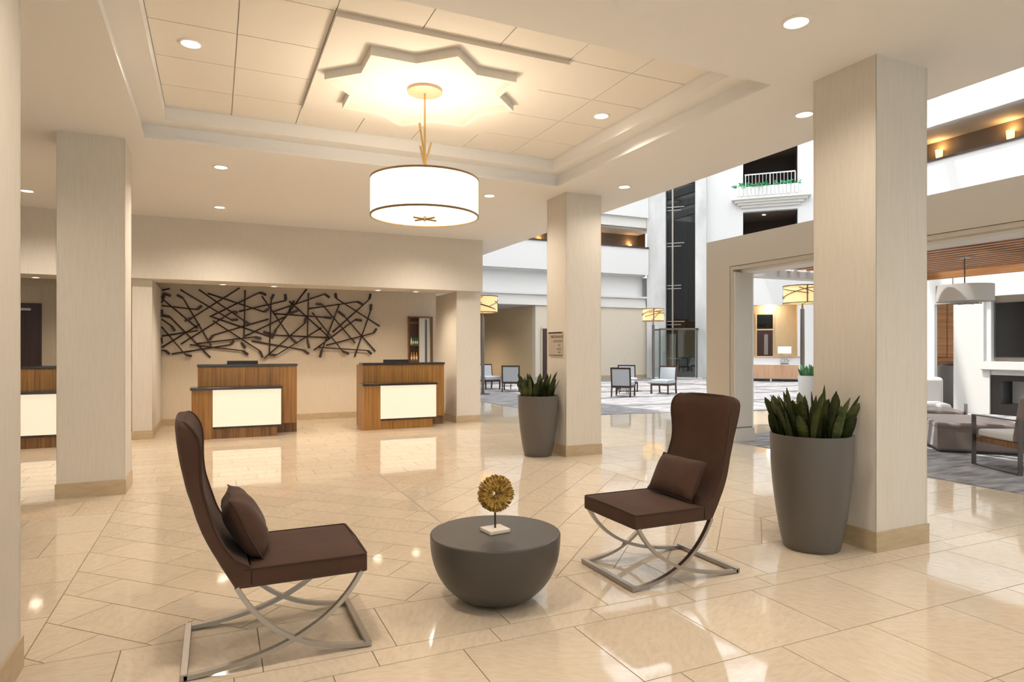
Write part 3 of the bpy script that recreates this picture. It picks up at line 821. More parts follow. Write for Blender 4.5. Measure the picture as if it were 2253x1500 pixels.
# ribbed ring: many thin radial fins with a hole, facing the viewer
def fin_disc():
    mb = MB(); R_ = random.Random(3)
    c = Vector((0.004, 0, 0.213)); ax = Vector((-0.10, -1.0, 0.05)).normalized()
    u = ax.cross(Vector((0, 0, 1))).normalized(); v = u.cross(ax).normalized()
    hole = c - u*(-0.012)
    n = 84
    for k in range(n):
        a = 2*PI*k/n
        r = 0.101 + R_.uniform(-0.005, 0.004)
        tilt = R_.uniform(-0.25, 0.25)
        e = c + (u*math.cos(a)+v*math.sin(a))*r
        s = c + u*0.012 + (u*math.cos(a)+v*math.sin(a))*0.013
        dd = (u*-math.sin(a)+v*math.cos(a))
        pts = [s, s+(e-s)*0.35, s+(e-s)*0.75, e]
        off = R_.uniform(-0.006, 0.006)
        for dep0, wid in ((0.0, 1.0),):
            vs = []
            for i, p in enumerate(pts):
                th = (0.0012, 0.0026, 0.004, 0.0028)[i]
                hh = (0.012, 0.030, 0.033, 0.018)[i] + R_.uniform(-0.003, 0.003)
                q = p + dd*(tilt*0.01*i)
                vs += [q-dd*th-ax*(-hh+off), q+dd*th-ax*(-hh+off), q+dd*th+ax*(-hh-off), q-dd*th+ax*(-hh-off)]
            fs = []
            for i in range(3):
                for j in range(4):
                    fs.append((i*4+j, i*4+(j+1)%4, i*4+4+(j+1)%4, i*4+4+j))
            fs += [(3,2,1,0), (12,13,14,15)]
            mb.add(vs, fs)
    core = []
    for k in range(28):                     # inner ring
        a = 2*PI*k/28; core.append(c+u*0.012+(u*math.cos(a)+v*math.sin(a))*0.02)
    mb.tube(core, 0.009, 8, closed=True)
    body = []
    for k in range(36):
        a = 2*PI*k/36; body.append(c+u*0.004+(u*math.cos(a)+v*math.sin(a))*0.058)
    mb.tube(body, 0.026, 8, closed=True)
    for k in range(26):                     # crossing ridges
        a = R_.uniform(0, 6.28); r0, r1 = R_.uniform(0.02, 0.05), R_.uniform(0.06, 0.098)
        p = c+(u*math.cos(a)+v*math.sin(a))*r0; q = c+(u*math.cos(a+R_.uniform(-.5,.5))+v*math.sin(a+R_.uniform(-.5,.5)))*r1
        for sg in (-1, 1):
            mb.tube([p+ax*0.03*sg, (p+q)/2+ax*0.034*sg, q+ax*0.026*sg], 0.0035, 5)
    return mb
fin_disc().build('ribbed_disc', 'coral', t)

# ------------------------------------------------------------------ planters
def planter(label, loc, r=0.274, rb=0.185, hgt=0.80, pot='pot', n=46, seed=1, leafmat='leaf', lh=(0.17, 0.33), xmax=9.0):
    R_ = random.Random(seed)
    t = thing('potted_plant', label, 'potted plant', loc, 0, 'tall planters with strap leaves')
    prof = [(rb*0.97, 0.0), (rb, 0.006)]
    for k in range(1, 12):
        s = k/11
        prof.append((rb + (r-rb)*(math.sin(s*PI/2*0.98)**0.82), 0.006+(hgt-0.01)*s))
    prof += [(r, hgt), (r-0.018, hgt), (r-0.022, hgt-0.03), (r-0.03, hgt-0.07)]
    p = MB().lathe(prof, 56, cap0=True, cap1=False).build('pot', pot, t, smooth=True, angle=50)
    MB().lathe([(r-0.026, hgt-0.055), (r*0.5, hgt-0.035), (0.001, hgt-0.03)], 40, cap0=False, cap1=False).build('soil', 'soil', p)
    for k in range(n):
        a = k*2.39996 + R_.uniform(-0.2, 0.2)
        rad = (r-0.05)*math.sqrt((k+0.5)/n)
        x, y = rad*math.cos(a), rad*math.sin(a)
        L = R_.uniform(*lh); wid = R_.uniform(0.022, 0.042)
        if k % 9 == 4: L *= 1.15; wid *= 0.7
        lean = 0.06 + 0.42*(rad/r) + R_.uniform(-0.12, 0.14)
        ph = a + R_.uniform(-0.6, 0.6); tw = R_.uniform(0, PI)
        vs = []; fs = []
        N = 7
        for i in range(N+1):
            s = i/N
            bend = lean*s*(0.6+0.8*s)
            cxp = x + math.cos(ph)*L*bend*0.62; cyp = y + math.sin(ph)*L*bend*0.62; cz = hgt-0.045 + L*s*(1-0.12*lean*s)+0.02*s
            ww = wid*(0.42+1.25*math.sin(PI*min(1, s*0.97)**0.85)*0.62)*(1 if s < 0.93 else 0.3)
            if i == N: ww = 0.001
            an = tw + 0.5*s
            ux, uy = math.cos(an), math.sin(an); nxv, nyv = -uy, ux
            cup = 0.30*ww
            vs += [(cxp-ux*ww, cyp-uy*ww, cz), (cxp+nxv*cup, cyp+nyv*cup, cz-0.004), (cxp+ux*ww, cyp+uy*ww, cz), (cxp+nxv*(cup+0.0025), cyp+nyv*(cup+0.0025), cz-0.004)]
        for i in range(N):
            for j in range(4):
                fs.append((i*4+j, i*4+(j+1)%4, i*4+4+(j+1)%4, i*4+4+j))
        if max(p_[0] for p_ in vs) > xmax: continue
        MB().add(vs, fs).build('leaf', leafmat, t, smooth=True, angle=60)
    return t
planter('larger grey tapered planter with dark strap leaves beside the tall right column', (3.825, 3.285, 0), seed=4, n=72, xmax=0.285)
planter('smaller grey tapered planter with strap leaves below the directory sign', (3.845, 7.585, 0), r=0.264, rb=0.178, hgt=0.785, seed=9, n=60, xmax=0.265)
planter('pale grey planter with green plant in the atrium by the floor lamp', (11.78, 10.11, 0.008), pot='pot_light', seed=5, n=26, leafmat='leaf_mid', lh=(0.15, 0.28))

# ------------------------------------------------------------------ directory sign
sg = thing('directory_sign', 'small directory sign with dark lettering on the column behind the planter', 'sign', (4.125, 7.58, 1.5))
def colX(px, py, X0):
    vx = math.sin(YAW)+math.cos(YAW)*(px-CX)/FPX; vy = math.cos(YAW)-math.sin(YAW)*(px-CX)/FPX
    t_ = X0/vx; return vy*t_, CAMH+(HY-py)/FPX*t_
ya, za = colX(1208, 731, 4.123); yb, zb_ = colX(1239, 782, 4.123)
box('plate', (-0.012, yb-7.58, zb_-1.5), (0, ya-7.58, za-1.5), 'sign', sg)
box('header_bar', (-0.015, yb-7.58+0.02, za-1.5-0.018), (-0.012, ya-7.58, za-1.5), 'signink', sg)
box('lower_edge', (-0.014, yb-7.58, zb_-1.5), (-0.012, ya-7.58, zb_-1.5+0.008), 'darksteel', sg)
def letters(txt, py0, py1, pxl, pxr):
    y0, z0 = colX(pxr, py1, 4.11); y1, z1 = colX(pxl, py0, 4.11)
    cu = bpy.data.curves.new('sign_text', 'FONT'); cu.body = txt; cu.size = 1.0; cu.extrude = 0.0; cu.align_x = 'LEFT'
    o = bpy.data.objects.new('lettering', cu); COL.objects.link(o)
    bpy.context.view_layer.update()
    me = bpy.data.meshes.new_from_object(o.evaluated_get(bpy.context.evaluated_depsgraph_get()))
    bpy.data.objects.remove(o)
    xs = [v.co.x for v in me.vertices]; ys = [v.co.y for v in me.vertices]
    for v in me.vertices:
        fx = (v.co.x-min(xs))/(max(xs)-min(xs)); fy = (v.co.y-min(ys))/(max(ys)-min(ys))
        v.co = (-0.0135, (y1 + (y0-y1)*fx)-7.58, (z0 + (z1-z0)*fy)-1.5)
    me.materials.clear(); me.materials.append(M['signink'])
    o = bpy.data.objects.new('lettering', me); COL.objects.link(o); o.parent = sg
for a in (('MEZZANINE', 738, 743, 1212, 1238), ('EXCOR I', 748, 753, 1218, 1237), ('40', 757, 761, 1227, 1233), ('403', 765, 770, 1225, 1234), ('40', 773, 777, 1227, 1233)):
    letters(*a)

# ================================================================== ATRIUM
# ------------------------------------------------------------------ portal to the lounge
pt = thing('portal_frame', 'large taupe portal frame opening to the fireplace lounge', 'portal', (7.04, 7.7, 0))
def P(a, b): return tuple(Vector(a)-Vector((7.04,7.7,0))), tuple(Vector(b)-Vector((7.04,7.7,0)))
box('jamb', *P((7.04, 7.52, 0), (7.20, 8.02, 3.06)), 'portal', pt)
box('jamb', *P((7.04, -1.9, 0), (7.20, -1.4, 3.06)), 'portal', pt)
box('lintel', *P((7.04, -1.4, 2.63), (7.20, 7.52, 3.06)), 'portal', pt)
box('lintel_trim', *P((7.055, -1.4, 2.575), (7.20, 7.52, 2.625)), 'portal', pt)
box('jamb_trim', *P((7.055, 7.47, 0), (7.20, 7.515, 2.575)), 'portal', pt)
box('reveal_panel', *P((7.07, 7.43, 0.22), (7.40, 7.47, 2.54)), 'portal_in', pt)
box('reveal_base', *P((7.055, 7.41, 0), (7.43, 7.47, 0.2)), 'portal_in', pt)
box('reveal_edge', *P((7.405, 7.43, 0.2), (7.43, 8.02, 2.54)), 'white', pt)
box('reveal_core', *P((7.20, 7.47, 0), (7.405, 8.02, 2.54)), 'portal_in', pt)
box('header_core', *P((7.20, -1.4, 2.54), (7.56, 8.02, 3.06)), 'white', pt)
sl = thing('slatted_canopy', 'reddish wood slatted canopy over the lounge', 'canopy', (9.3, 3.0, 2.6))
i = 0
x = 8.02
while x < 11.2:
    sb = box('slat', (x-9.3, -5.0, 0.085), (x-9.3+0.10, 4.72, 0.20), 'slat_dark', sl)
    box('slat_face', (x-9.3, -5.0, 0.08), (x-9.3+0.10, 4.72, 0.085), 'wood_red', sb)
    x += 0.215
box('end_beam', (-1.74, 4.74, -0.06), (1.95, 4.95, 0.06), 'white', sl)
box('edge_beam', (1.90, -5.0, -0.02), (1.98, 4.95, 0.30), 'wood_red', sl)
for k in range(12):
    box('end_post', (-1.45+k*0.28, 4.80, 0.06), (-1.37+k*0.28, 4.88, 0.30), 'portal_in', sl)
# ------------------------------------------------------------------ fireplace wall (X = 14.9)
fw = thing('fireplace_wall', 'white fireplace wall unit with mantel and black hearth', 'fireplace', (14.9, 7.0, 0.008))
def Q(a, b): return tuple(Vector(a)-Vector((14.9,7.0,0.008))), tuple(Vector(b)-Vector((14.9,7.0,0.008)))
box('side_panel', *Q((14.9, 8.40, 0.008), (15.5, 9.02, 2.56)), 'offwhite', fw)
box('upper_panel', *Q((14.9, 2.0, 2.56), (15.5, 9.02, 3.05)), 'offwhite', fw)
box('crown_moulding', *Q((14.86, 2.0, 2.50), (15.5, 9.05, 2.56)), 'white', fw)
box('side_panel', *Q((14.9, 2.0, 0.008), (15.5, 5.2, 2.50)), 'offwhite', fw)
box('tv_recess_frame', *Q((14.95, 8.28, 1.12), (15.45, 8.40, 2.50)), 'white', fw)
box('tv_recess_back', *Q((15.1, 5.2, 1.12), (15.5, 8.28, 2.50)), 'portal', fw)
box('mantel', *Q((14.80, 5.1, 0.95), (15.5, 8.42, 1.12)), 'offwhite', fw, bevel=0.01)
box('hearth_surround', *Q((14.86, 8.26, 0.008), (15.5, 8.40, 0.95)), 'offwhite', fw)
mb = MB()
for a, b in (((14.9,8.06,0.008),(15.5,8.26,0.84)), ((14.9,5.2,0.72),(15.5,8.06,0.84)), ((14.9,5.2,0.008),(15.5,8.06,0.24)), ((14.9,5.2,0.24),(15.5,6.4,0.72))):
    mb.box(*Q(a, b))
mb.build('firebox_surround', 'firebox', fw)
mb = MB(); mb.box(*Q((15.3, 7.78, 0.24), (15.34, 8.06, 0.72)))
mb.build('firebox_bright_slit', 'offwhite', fw)  # off-white sheet paints the light seen through the hearth
box('hearth_edge', *Q((14.9, 8.255, 0.84), (15.5, 5.2, 0.95)), 'offwhite', fw)
tv = thing('television', 'large black television above the fireplace mantel', 'television', (15.0, 7.35, 1.125))
box('screen', (0.03, -0.95, 0.09), (0.07, 0.89, 1.23), 'tv', tv, bevel=0.006)
box('bezel', (0.04, -0.97, 0.075), (0.09, 0.91, 1.245), 'darksteel', tv)
box('stand', (0.03, -0.3, 0.0), (0.09, 0.3, 0.09), 'darksteel', tv)
# doorway beside it
struct('wall_lounge_jamb', (14.9, 9.44, 0.0), (15.0, 10.6, 3.05), 'white')
struct('wall_lounge_head', (14.9, 9.05, 2.40), (15.0, 9.44, 3.05), 'white')
struct('wall_lounge_slab', (14.9, -6.5, 3.05), (16.5, 12.0, 3.3), 'white')
struct('wall_lounge_side', (14.9, -6.5, 0.0), (15.5, 2.0, 3.05), 'offwhite')
cb = thing('wood_cabinet', 'tall walnut cabinet seen through the doorway left of the television', 'cabinet', (16.35, 9.9, 0.0))
box('body', (0.1, -1.2, 0.05), (0.5, 0.9, 2.7), 'wood_red', cb)
for k in range(3):
    box('door', (0.08, -1.15+k*0.68, 1.18), (0.1, -0.50+k*0.68, 2.20), 'wood_red', cb)
    box('upper_door', (0.08, -1.15+k*0.68, 2.23), (0.1, -0.50+k*0.68, 2.65), 'wood_red', cb)
box('ledge', (-0.05, -1.2, 1.08), (0.1, 0.9, 1.15), 'wood_red', cb)
tb = thing('tub_chair', 'grey rounded tub seat seen through the doorway left of the television', 'chair', (16.0, 9.72, 0.0))
MB().lathe([(0.26, 0.0), (0.28, 0.05), (0.30, 0.98), (0.26, 0.99)], 28).build('tub_body', 'barrel', tb, smooth=True)
MB().lathe([(0.24, 0.99), (0.22, 1.02), (0.001, 1.03)], 28, cap0=False, cap1=False).build('cushion', 'black', tb, smooth=True)

# lounge pendant, slim drum
lp = thing('lounge_pendant', 'pale oval drum pendant hanging in the fireplace lounge', 'pendant', (9.5, 5.6, 2.68))
MB().lathe([(0.07, 0.0), (0.07, -0.02), (0.001, -0.03)], 24, cap0=True, cap1=False).build('ceiling_canopy', 'steel', lp, smooth=True)
MB().tube([(0, 0, -0.02), (0, 0, -0.42)], 0.008, 8).build('rod', 'darksteel', lp)
MB().lathe([(0.34, -0.40), (0.34, -0.63), (0.335, -0.63), (0.335, -0.40)], 48, cap0=False, cap1=False).build('drum_shade', 'sofa_white', lp, smooth=True)
MB().lathe([(0.335, -0.625), (0.001, -0.625)], 48, cap0=False, cap1=False).build('diffuser', 'sofa_white', lp)
mb = MB()
for k in range(7):
    a = k*0.9
    mb.tube([(0.2*math.cos(a), 0.2*math.sin(a), -0.66), (-0.2*math.cos(a+0.5), -0.2*math.sin(a+0.5), -0.655)], 0.006, 5)
mb.tube([(0, 0, -0.62), (0, 0, -0.67)], 0.006, 6)
mb.build('twig_finial', 'steel', lp)

# ottoman, bench, sofa and arm chair of the lounge
t = thing('ottoman', 'dark grey-brown suede ottoman in front of the steel armchair', 'ottoman', (8.80, 5.53, 0.008), -PI/4)
mb = MB(); mb.box((0.0, 0.0, 0.03), (0.97, 1.35, 0.36)); mb.build('body', 'suede', t, bevel=0.03, seg=4, smooth=True)
mb = MB(); mb.box((-0.005, -0.005, 0.31), (0.975, 1.355, 0.40)); mb.build('top_cushion', 'suede', t, bevel=0.035, seg=4, smooth=True)
box('plinth', (0.04, 0.04, 0), (0.93, 1.31, 0.03), 'black', t)
t = thing('bench', 'long pale upholstered bench behind the suede ottoman', 'bench', (10.63, 6.86, 0.008), -PI/4)
box('seat_cushion', (-1.2, -0.35, 0.12), (0.45, 0.35, 0.40), 'suede', t, bevel=0.05, seg=4, smooth=True)
box('plinth', (-1.1, -0.3, 0.0), (0.4, 0.3, 0.12), 'black', t)
box('end_bracket', (0.45, -0.36, 0.0), (0.475, -0.26, 0.52), 'steel', t)
t = thing('sofa', 'pale sofa with curved back catching the sun in the lounge', 'sofa', (11.7, 7.75, 0.008), -PI/4)
box('seat', (-1.3, -0.5, 0.1), (0.45, 0.2, 0.42), 'sofa_white', t, bevel=0.06, seg=4, smooth=True)
box('back', (-1.3, 0.12, 0.1), (0.47, 0.38, 0.86), 'sofa_white', t, bevel=0.07, seg=5, smooth=True)
box('plinth', (-1.2, -0.4, 0.0), (0.4, 0.3, 0.1), 'black', t)
def armchair(loc, rz):
    t = thing('armchair', 'armchair with flat steel loop arms at the right picture edge', 'armchair', loc, rz)
    for y in (-0.34, 0.30):
        mb = MB()
        pts = [(0, y, 0.004), (0, y, 0.595), (0.74, y, 0.595), (0.74, y, 0.004)]
        mb.box((-0.006, y, 0.0), (0.006, y+0.05, 0.60)); mb.box((0.0, y, 0.588), (0.74, y+0.05, 0.60)); mb.box((0.734, y, 0.0), (0.746, y+0.05, 0.60)); mb.box((0.0, y, 0.0), (0.74, y+0.05, 0.012))
        mb.build('arm_loop', 'darksteel', t)
    box('seat_frame', (0.02, -0.30, 0.28), (0.72, 0.30, 0.34), 'wood_dark', t)
    box('seat_cushion', (0.02, -0.29, 0.34), (0.62, 0.29, 0.43), 'sofa_white', t, bevel=0.03, seg=3, smooth=True)
    mb = MB(); mb.add([(0.56,-0.29,0.34),(0.70,-0.29,0.34),(0.70,0.29,0.34),(0.56,0.29,0.34),(0.68,-0.29,0.86),(0.80,-0.29,0.86),(0.80,0.29,0.86),(0.68,0.29,0.86)],
           [(0,3,2,1),(4,5,6,7),(0,1,5,4),(1,2,6,5),(2,3,7,6),(3,0,4,7)])
    mb.build('back_cushion', 'suede', t, bevel=0.03, seg=3, smooth=True)
armchair((8.60, 4.66, 0.008), math.radians(-116))

# ------------------------------------------------------------------ right balcony wall (X = 16.5)
def sconce(x, y, z, label, n):
    """n: outward direction in xy"""
    t = thing('wall_sconce', label, 'wall lamp', (x, y, z), math.atan2(n[1], n[0]), 'glowing corridor sconces')
    box('back_plate', (0.0, -0.06, -0.17), (0.015, 0.06, 0.12), 'darksteel', t)
    MB().lathe([(0.05, -0.12), (0.075, -0.06), (0.09, 0.14)], 16, c=(0.10, 0, 0), cap0=True, cap1=False).build('glass_shade', 'sconce', t, smooth=True)
    box('bracket', (0.0, -0.035, -0.16), (0.13, 0.035, -0.12), 'darksteel', t)
    light('sconce_glow', 'POINT', (0.12, 0, 0.2), 4, (1.0, 0.55, 0.2), t, 0.05)
rb = thing('balcony', 'white upper balcony with brown corridor wall at the right edge', 'balcony', (16.5, 6.0, 4.5))
def RB(a, b): o = Vector((16.5, 6.0, 4.5)); return tuple(Vector(a)-o), tuple(Vector(b)-o)
box('parapet', *RB((16.5, -6.5, 3.3), (16.7, 12.0, 6.12)), 'white', rb)
box('handrail', *RB((16.46, -6.5, 6.12), (16.74, 12.0, 6.17)), 'chairwood', rb)
box('corridor_wall', *RB((17.9, -6.5, 4.5), (18.0, 12.0, 7.1)), 'brownwall', rb)
box('corridor_floor', *RB((16.7, -6.5, 4.5), (17.9, 12.0, 4.6)), 'brownwall', rb)
box('corridor_soffit', *RB((16.62, -6.5, 7.02), (17.9, 12.0, 7.3)), 'white', rb)
box('upper_parapet', *RB((16.5, -6.5, 7.0), (16.7, 12.0, ROOF)), 'white', rb)
box('upper_fascia', *RB((16.42, -6.5, 6.98), (16.5, 12.0, 7.03)), 'white', rb)
sconce(17.9, 11.15, 6.62, 'glowing sconce on the right balcony wall, next to the tall column', (-1, 0))
sconce(17.9, 9.42, 6.62, 'glowing sconce on the right balcony wall, next to the curtained window', (-1, 0))
wv = struct('window_10', (17.85, 8.0, 5.5), (17.9, 9.05, 7.0), 'black')
box('curtain', (17.83, 8.05, 5.55), (17.85, 8.97, 6.93), 'curtain', wv)
struct('wall_right_return', (16.5, 11.9, 0), (26.5, 12.0, ROOF), 'white')
struct('wall_right_far', (26.0, 12.0, 0), (26.3, 20.5, ROOF), 'white')
struct('wall_right_corridor_end', (18.0, -6.5, 3.3), (18.2, 12.0, ROOF), 'white')

# ------------------------------------------------------------------ rear balcony wall (Y = 25.5)
bb_ = thing('balcony', 'white rear balcony with stepped fascia and brown corridor beside the lift', 'balcony', (12.0, 25.5, 3.3))
def BB(a, b): o = Vector((12.0, 25.5, 3.3)); return tuple(Vector(a)-o), tuple(Vector(b)-o)
box('lower_moulding', *BB((4.6, 25.42, 3.30), (18.66, 25.9, 3.42)), 'offwhite', bb_)
box('lower_band', *BB((4.6, 25.46, 3.42), (18.66, 25.9, 3.76)), 'offwhite', bb_)
box('cap_moulding', *BB((4.6, 25.36, 3.76), (18.66, 25.9, 3.84)), 'offwhite', bb_)
box('recessed_fascia', *BB((4.6, 25.75, 3.84), (18.66, 25.95, 4.89)), 'white', bb_)
box('parapet', *BB((4.6, 25.25, 4.86), (18.66, 25.5, 6.10)), 'white', bb_)
box('parapet_underside', *BB((4.6, 25.5, 4.80), (18.66, 25.95, 4.86)), 'white', bb_)
box('handrail', *BB((4.6, 25.2, 6.10), (18.66, 25.55, 6.17)), 'chairwood', bb_)
box('corridor_floor', *BB((4.6, 25.5, 4.86), (18.66, 27.0, 5.0)), 'brownwall', bb_)
box('corridor_wall', *BB((4.6, 27.0, 4.8), (19.4, 27.1, 7.2)), 'brownwall', bb_)
box('corridor_soffit', *BB((4.6, 25.7, 7.05), (19.4, 27.0, 7.3)), 'white', bb_)
box('soffit_step', *BB((4.6, 25.4, 7.10), (18.66, 25.7, 7.56)), 'offwhite', bb_)
box('upper_parapet', *BB((4.6, 25.25, 7.56), (18.66, 25.5, ROOF)), 'white', bb_)
box('corridor_end', *BB((19.3, 26.4, 4.9), (19.32, 27.0, 7.05)), 'darkroom', bb_)
sconce(18.75, 27.0, 6.42, 'glowing sconce on the rear balcony next to the lift pier', (0, -1))
sconce(16.6, 27.0, 6.42, 'glowing sconce on the rear balcony just right of the sign column', (0, -1))
sconce(13.7, 27.0, 6.35, 'rear balcony sconce left of the sign column, mostly hidden', (0, -1))
# ground floor below it
struct('wall_rear_return', (18.66, 25.9, 0), (19.4, 26.1, 4.8), 'white')
struct('wall_rear_return_upper', (18.62, 25.9, 7.06), (19.4, 26.1, ROOF), 'white')
struct('wall_rear', (12.8, 25.5, 0), (19.0, 25.8, 3.3), 'beigewall')
struct('baseboard_rear', (12.8, 25.46, 0), (19.0, 25.5, 0.15), 'base')
struct('wall_rear_recess_side', (12.8, 25.8, 0), (13.1, 36.2, 3.3), 'goldwall')
struct('wall_rear_recess_back', (4.6, 36.0, 0), (13.1, 36.2, 3.3), 'goldwall')
struct('ceiling_rear_recess', (4.6, 25.9, 3.30), (13.1, 36.2, 3.4), 'white')
for x_, y_ in ((9.5, 30.0),):  # unseen lamp added to brighten the golden wall
    downlight(x_, y_, 3.30, 'recessed downlight in the golden rear passage, out of sight', w=800)
d2 = struct('door_2', (13.12, 25.45, 0.0), (14.0, 25.5, 2.27), 'chairwood')
box('door_frame', (13.06, 25.44, 0.0), (13.12, 25.5, 2.32), 'portal', d2)

# ------------------------------------------------------------------ diagonal corner wall X + Y = 44.5
DG = (22.25, 22.25, 0.0)
# local frame: x along the wall to the right, -y towards the viewer
dw = thing('wall_diagonal', None, None, DG, -PI/4, kind='structure')
def dbox(name, a, b, mat, parent=dw, **kw): return box(name, a, b, mat, parent, **kw)
dbox('plain_wall', (-2.10, 0, 0), (-0.45, 0.3, ROOF), 'white')
dbox('plain_wall', (1.84, 0, 0), (5.5, 0.3, ROOF), 'white')
dbox('wall_band', (-0.45, 0, 3.36), (1.84, 0.3, 5.2), 'white')
dbox('wall_band', (-0.45, 0, 7.62), (1.84, 0.3, 8.72), 'white')
dbox('wall_band', (-0.45, 0, 10.6), (1.84, 0.3, ROOF), 'white')
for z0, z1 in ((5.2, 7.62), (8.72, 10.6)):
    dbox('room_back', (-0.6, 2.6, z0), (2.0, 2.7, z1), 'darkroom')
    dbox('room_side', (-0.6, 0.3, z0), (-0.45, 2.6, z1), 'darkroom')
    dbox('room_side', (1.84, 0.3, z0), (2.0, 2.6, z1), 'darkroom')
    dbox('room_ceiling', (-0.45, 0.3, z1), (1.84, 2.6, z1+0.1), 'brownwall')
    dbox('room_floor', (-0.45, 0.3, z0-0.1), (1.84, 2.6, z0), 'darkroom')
dbox('recess_back', (-0.6, 1.0, 0), (2.0, 1.1, 3.36), 'goldwall')
dbox('recess_side', (-0.6, 0.3, 0), (-0.45, 1.0, 3.36), 'goldwall')
dbox('recess_side', (1.84, 0.3, 0), (2.0, 1.0, 3.36), 'goldwall')
dbox('recess_ceiling', (-0.45, 0.3, 3.36), (1.84, 1.0, 3.46), 'goldwall')
# lift pier
lf = thing('lift_tower', 'grey stone lift tower with dark shaft and glass ground enclosure', 'lift', DG, -PI/4)
LX = -3.2
dbox('pier', (-4.75, -0.35, 0), (-3.88, 0.4, ROOF), 'greypanel', lf)
dbox('pier', (-2.53, -0.35, 0), (-2.05, 0.4, ROOF), 'greypanel', lf)
dbox('shaft_back', (-3.88, 1.3, 0), (-2.53, 1.4, ROOF), 'shaft', lf)
dbox('shaft_side', (-3.98, 0.4, 0), (-3.88, 1.3, ROOF), 'shaft', lf)
dbox('shaft_side', (-2.53, 0.4, 0), (-2.43, 1.3, ROOF), 'shaft', lf)
dbox('shaft_glass', (-3.88, 0.02, 0), (-2.53, 0.035, ROOF), 'darkglass', lf)
for xx, mt_, w_ in ((-3.62, 'steel', 0.07), (-3.05, 'darksteel', 0.11)):
    dbox('guide_rail', (xx, -0.06 if w_ < 0.1 else 0.05, 0), (xx+w_, 0.0 if w_ < 0.1 else 0.15, ROOF), mt_, lf)
dbox('counterweight_panel', (-2.85, 0.2, 0), (-2.53, 0.25, ROOF), 'darksteel', lf)
for zz in (2.65, 4.35, 4.2, 6.35, 6.2, 2.5, 7.9, 8.05, 0.9):
    dbox('cross_bracket', (-3.85, -0.05, zz), (-3.05 if int(zz*100) % 2 else -3.2, 0.0, zz+0.035), 'steel', lf)
for xx in (-4.40, -4.10, -2.45):
    dbox('enclosure_post', (xx, -1.0 if xx > -4.2 else -0.8, 0.008), (xx+0.08, -0.92 if xx > -4.2 else -0.72, 2.28), 'darksteel', lf)
dbox('enclosure_rail', (-4.10, -1.0, 2.24), (-2.37, -0.92, 2.32), 'darksteel', lf)
dbox('enclosure_rail', (-4.40, -0.80, 2.22), (-4.10, -0.72, 2.30), 'darksteel', lf)
dbox('enclosure_glass', (-4.02, -0.97, 0.05), (-2.45, -0.955, 2.24), 'glass', lf)
dbox('enclosure_glass', (-4.32, -0.77, 0.05), (-4.10, -0.755, 2.22), 'glass', lf)
dbox('enclosure_curb', (-4.45, -1.03, 0.008), (-2.2, -0.35, 0.06), 'offwhite', lf)
dbox('enclosure_side_rail', (-2.45, -0.92, 2.24), (-2.37, -0.35, 2.32), 'darksteel', lf)
# flower balcony on the diagonal wall
fb = thing('flower_balcony', 'white planter balcony with railing and greenery high on the corner wall', 'balcony', (*DG[:2], 7.9), -PI/4)
def fbox(n_, a, b, m_, **kw): return box(n_, (a[0], a[1], a[2]-7.9), (b[0], b[1], b[2]-7.9), m_, fb, **kw)
for k in range(4):
    e = 0.10*k
    fbox('cornice_step', (-0.55-0.13*k, -0.12-e, 7.78+0.11*k), (1.95+0.14*k, 0.0, 7.78+0.11*(k+1)), 'offwhite')
fbox('trough', (-0.72, -0.40, 8.22), (1.9, 0.0, 8.66), 'white')
for k in range(16):
    fbox('drape_fold', (-0.72+k*0.163, -0.425-0.02*(k % 2), 8.24), (-0.72+k*0.163+0.10, -0.40, 8.64), 'white')
fbox('top_rail', (-0.38, -0.14, 9.24), (1.74, -0.09, 9.29), 'white')
for k in range(15):
    xx = -0.36+k*0.148
    w_ = 0.04 if k in (0, 7, 14) else 0.018
    fbox('baluster', (xx, -0.13, 8.66), (xx+w_, -0.10, 9.24), 'white')
R_ = random.Random(5)
for k in range(60):
    xx = -0.72+R_.random()*2.62; a = R_.uniform(0, 6.28)
    b0 = Vector((xx, -0.30+R_.uniform(-0.08, 0.08), 8.64-7.9))
    L = R_.uniform(0.16, 0.34)
    tip = b0+Vector((math.cos(a)*L*0.9, -0.10-0.16*R_.random(), R_.uniform(-0.05, 0.26)))
    md = (b0+tip)/2+Vector((0, 0, 0.06)); sd = Vector((-math.sin(a), 0.2, math.cos(a)*0.6)).normalized()*0.05
    MB().add([b0, md-sd, tip, md+sd, md+Vector((0, -0.02, 0.01))], [(0,1,4),(1,2,4),(2,3,4),(3,0,4)]).build('leaf', 'leaf_green', fb)
for k in range(5):
    MB().lathe([(0.001, -0.03), (0.045, 0.0), (0.001, 0.04)], 8, c=(0.22+R_.uniform(-0.15, 0.15), -0.36, 8.80-7.9+R_.uniform(-0.06, 0.06)), cap0=False, cap1=False).build('flower', 'flower', fb)
for z_, lb in ((10.58, 'small downlight in the dark room above the flower balcony'), (7.60, 'small downlight in the dark room below the flower balcony')):
    c_ = Vector(DG)+Matrix.Rotation(-PI/4, 4, 'Z') @ Vector((0.45, 0.9, 0))
    downlight(c_.x, c_.y, z_, lb, r=0.10, w=12, group='downlights of the upper rooms')
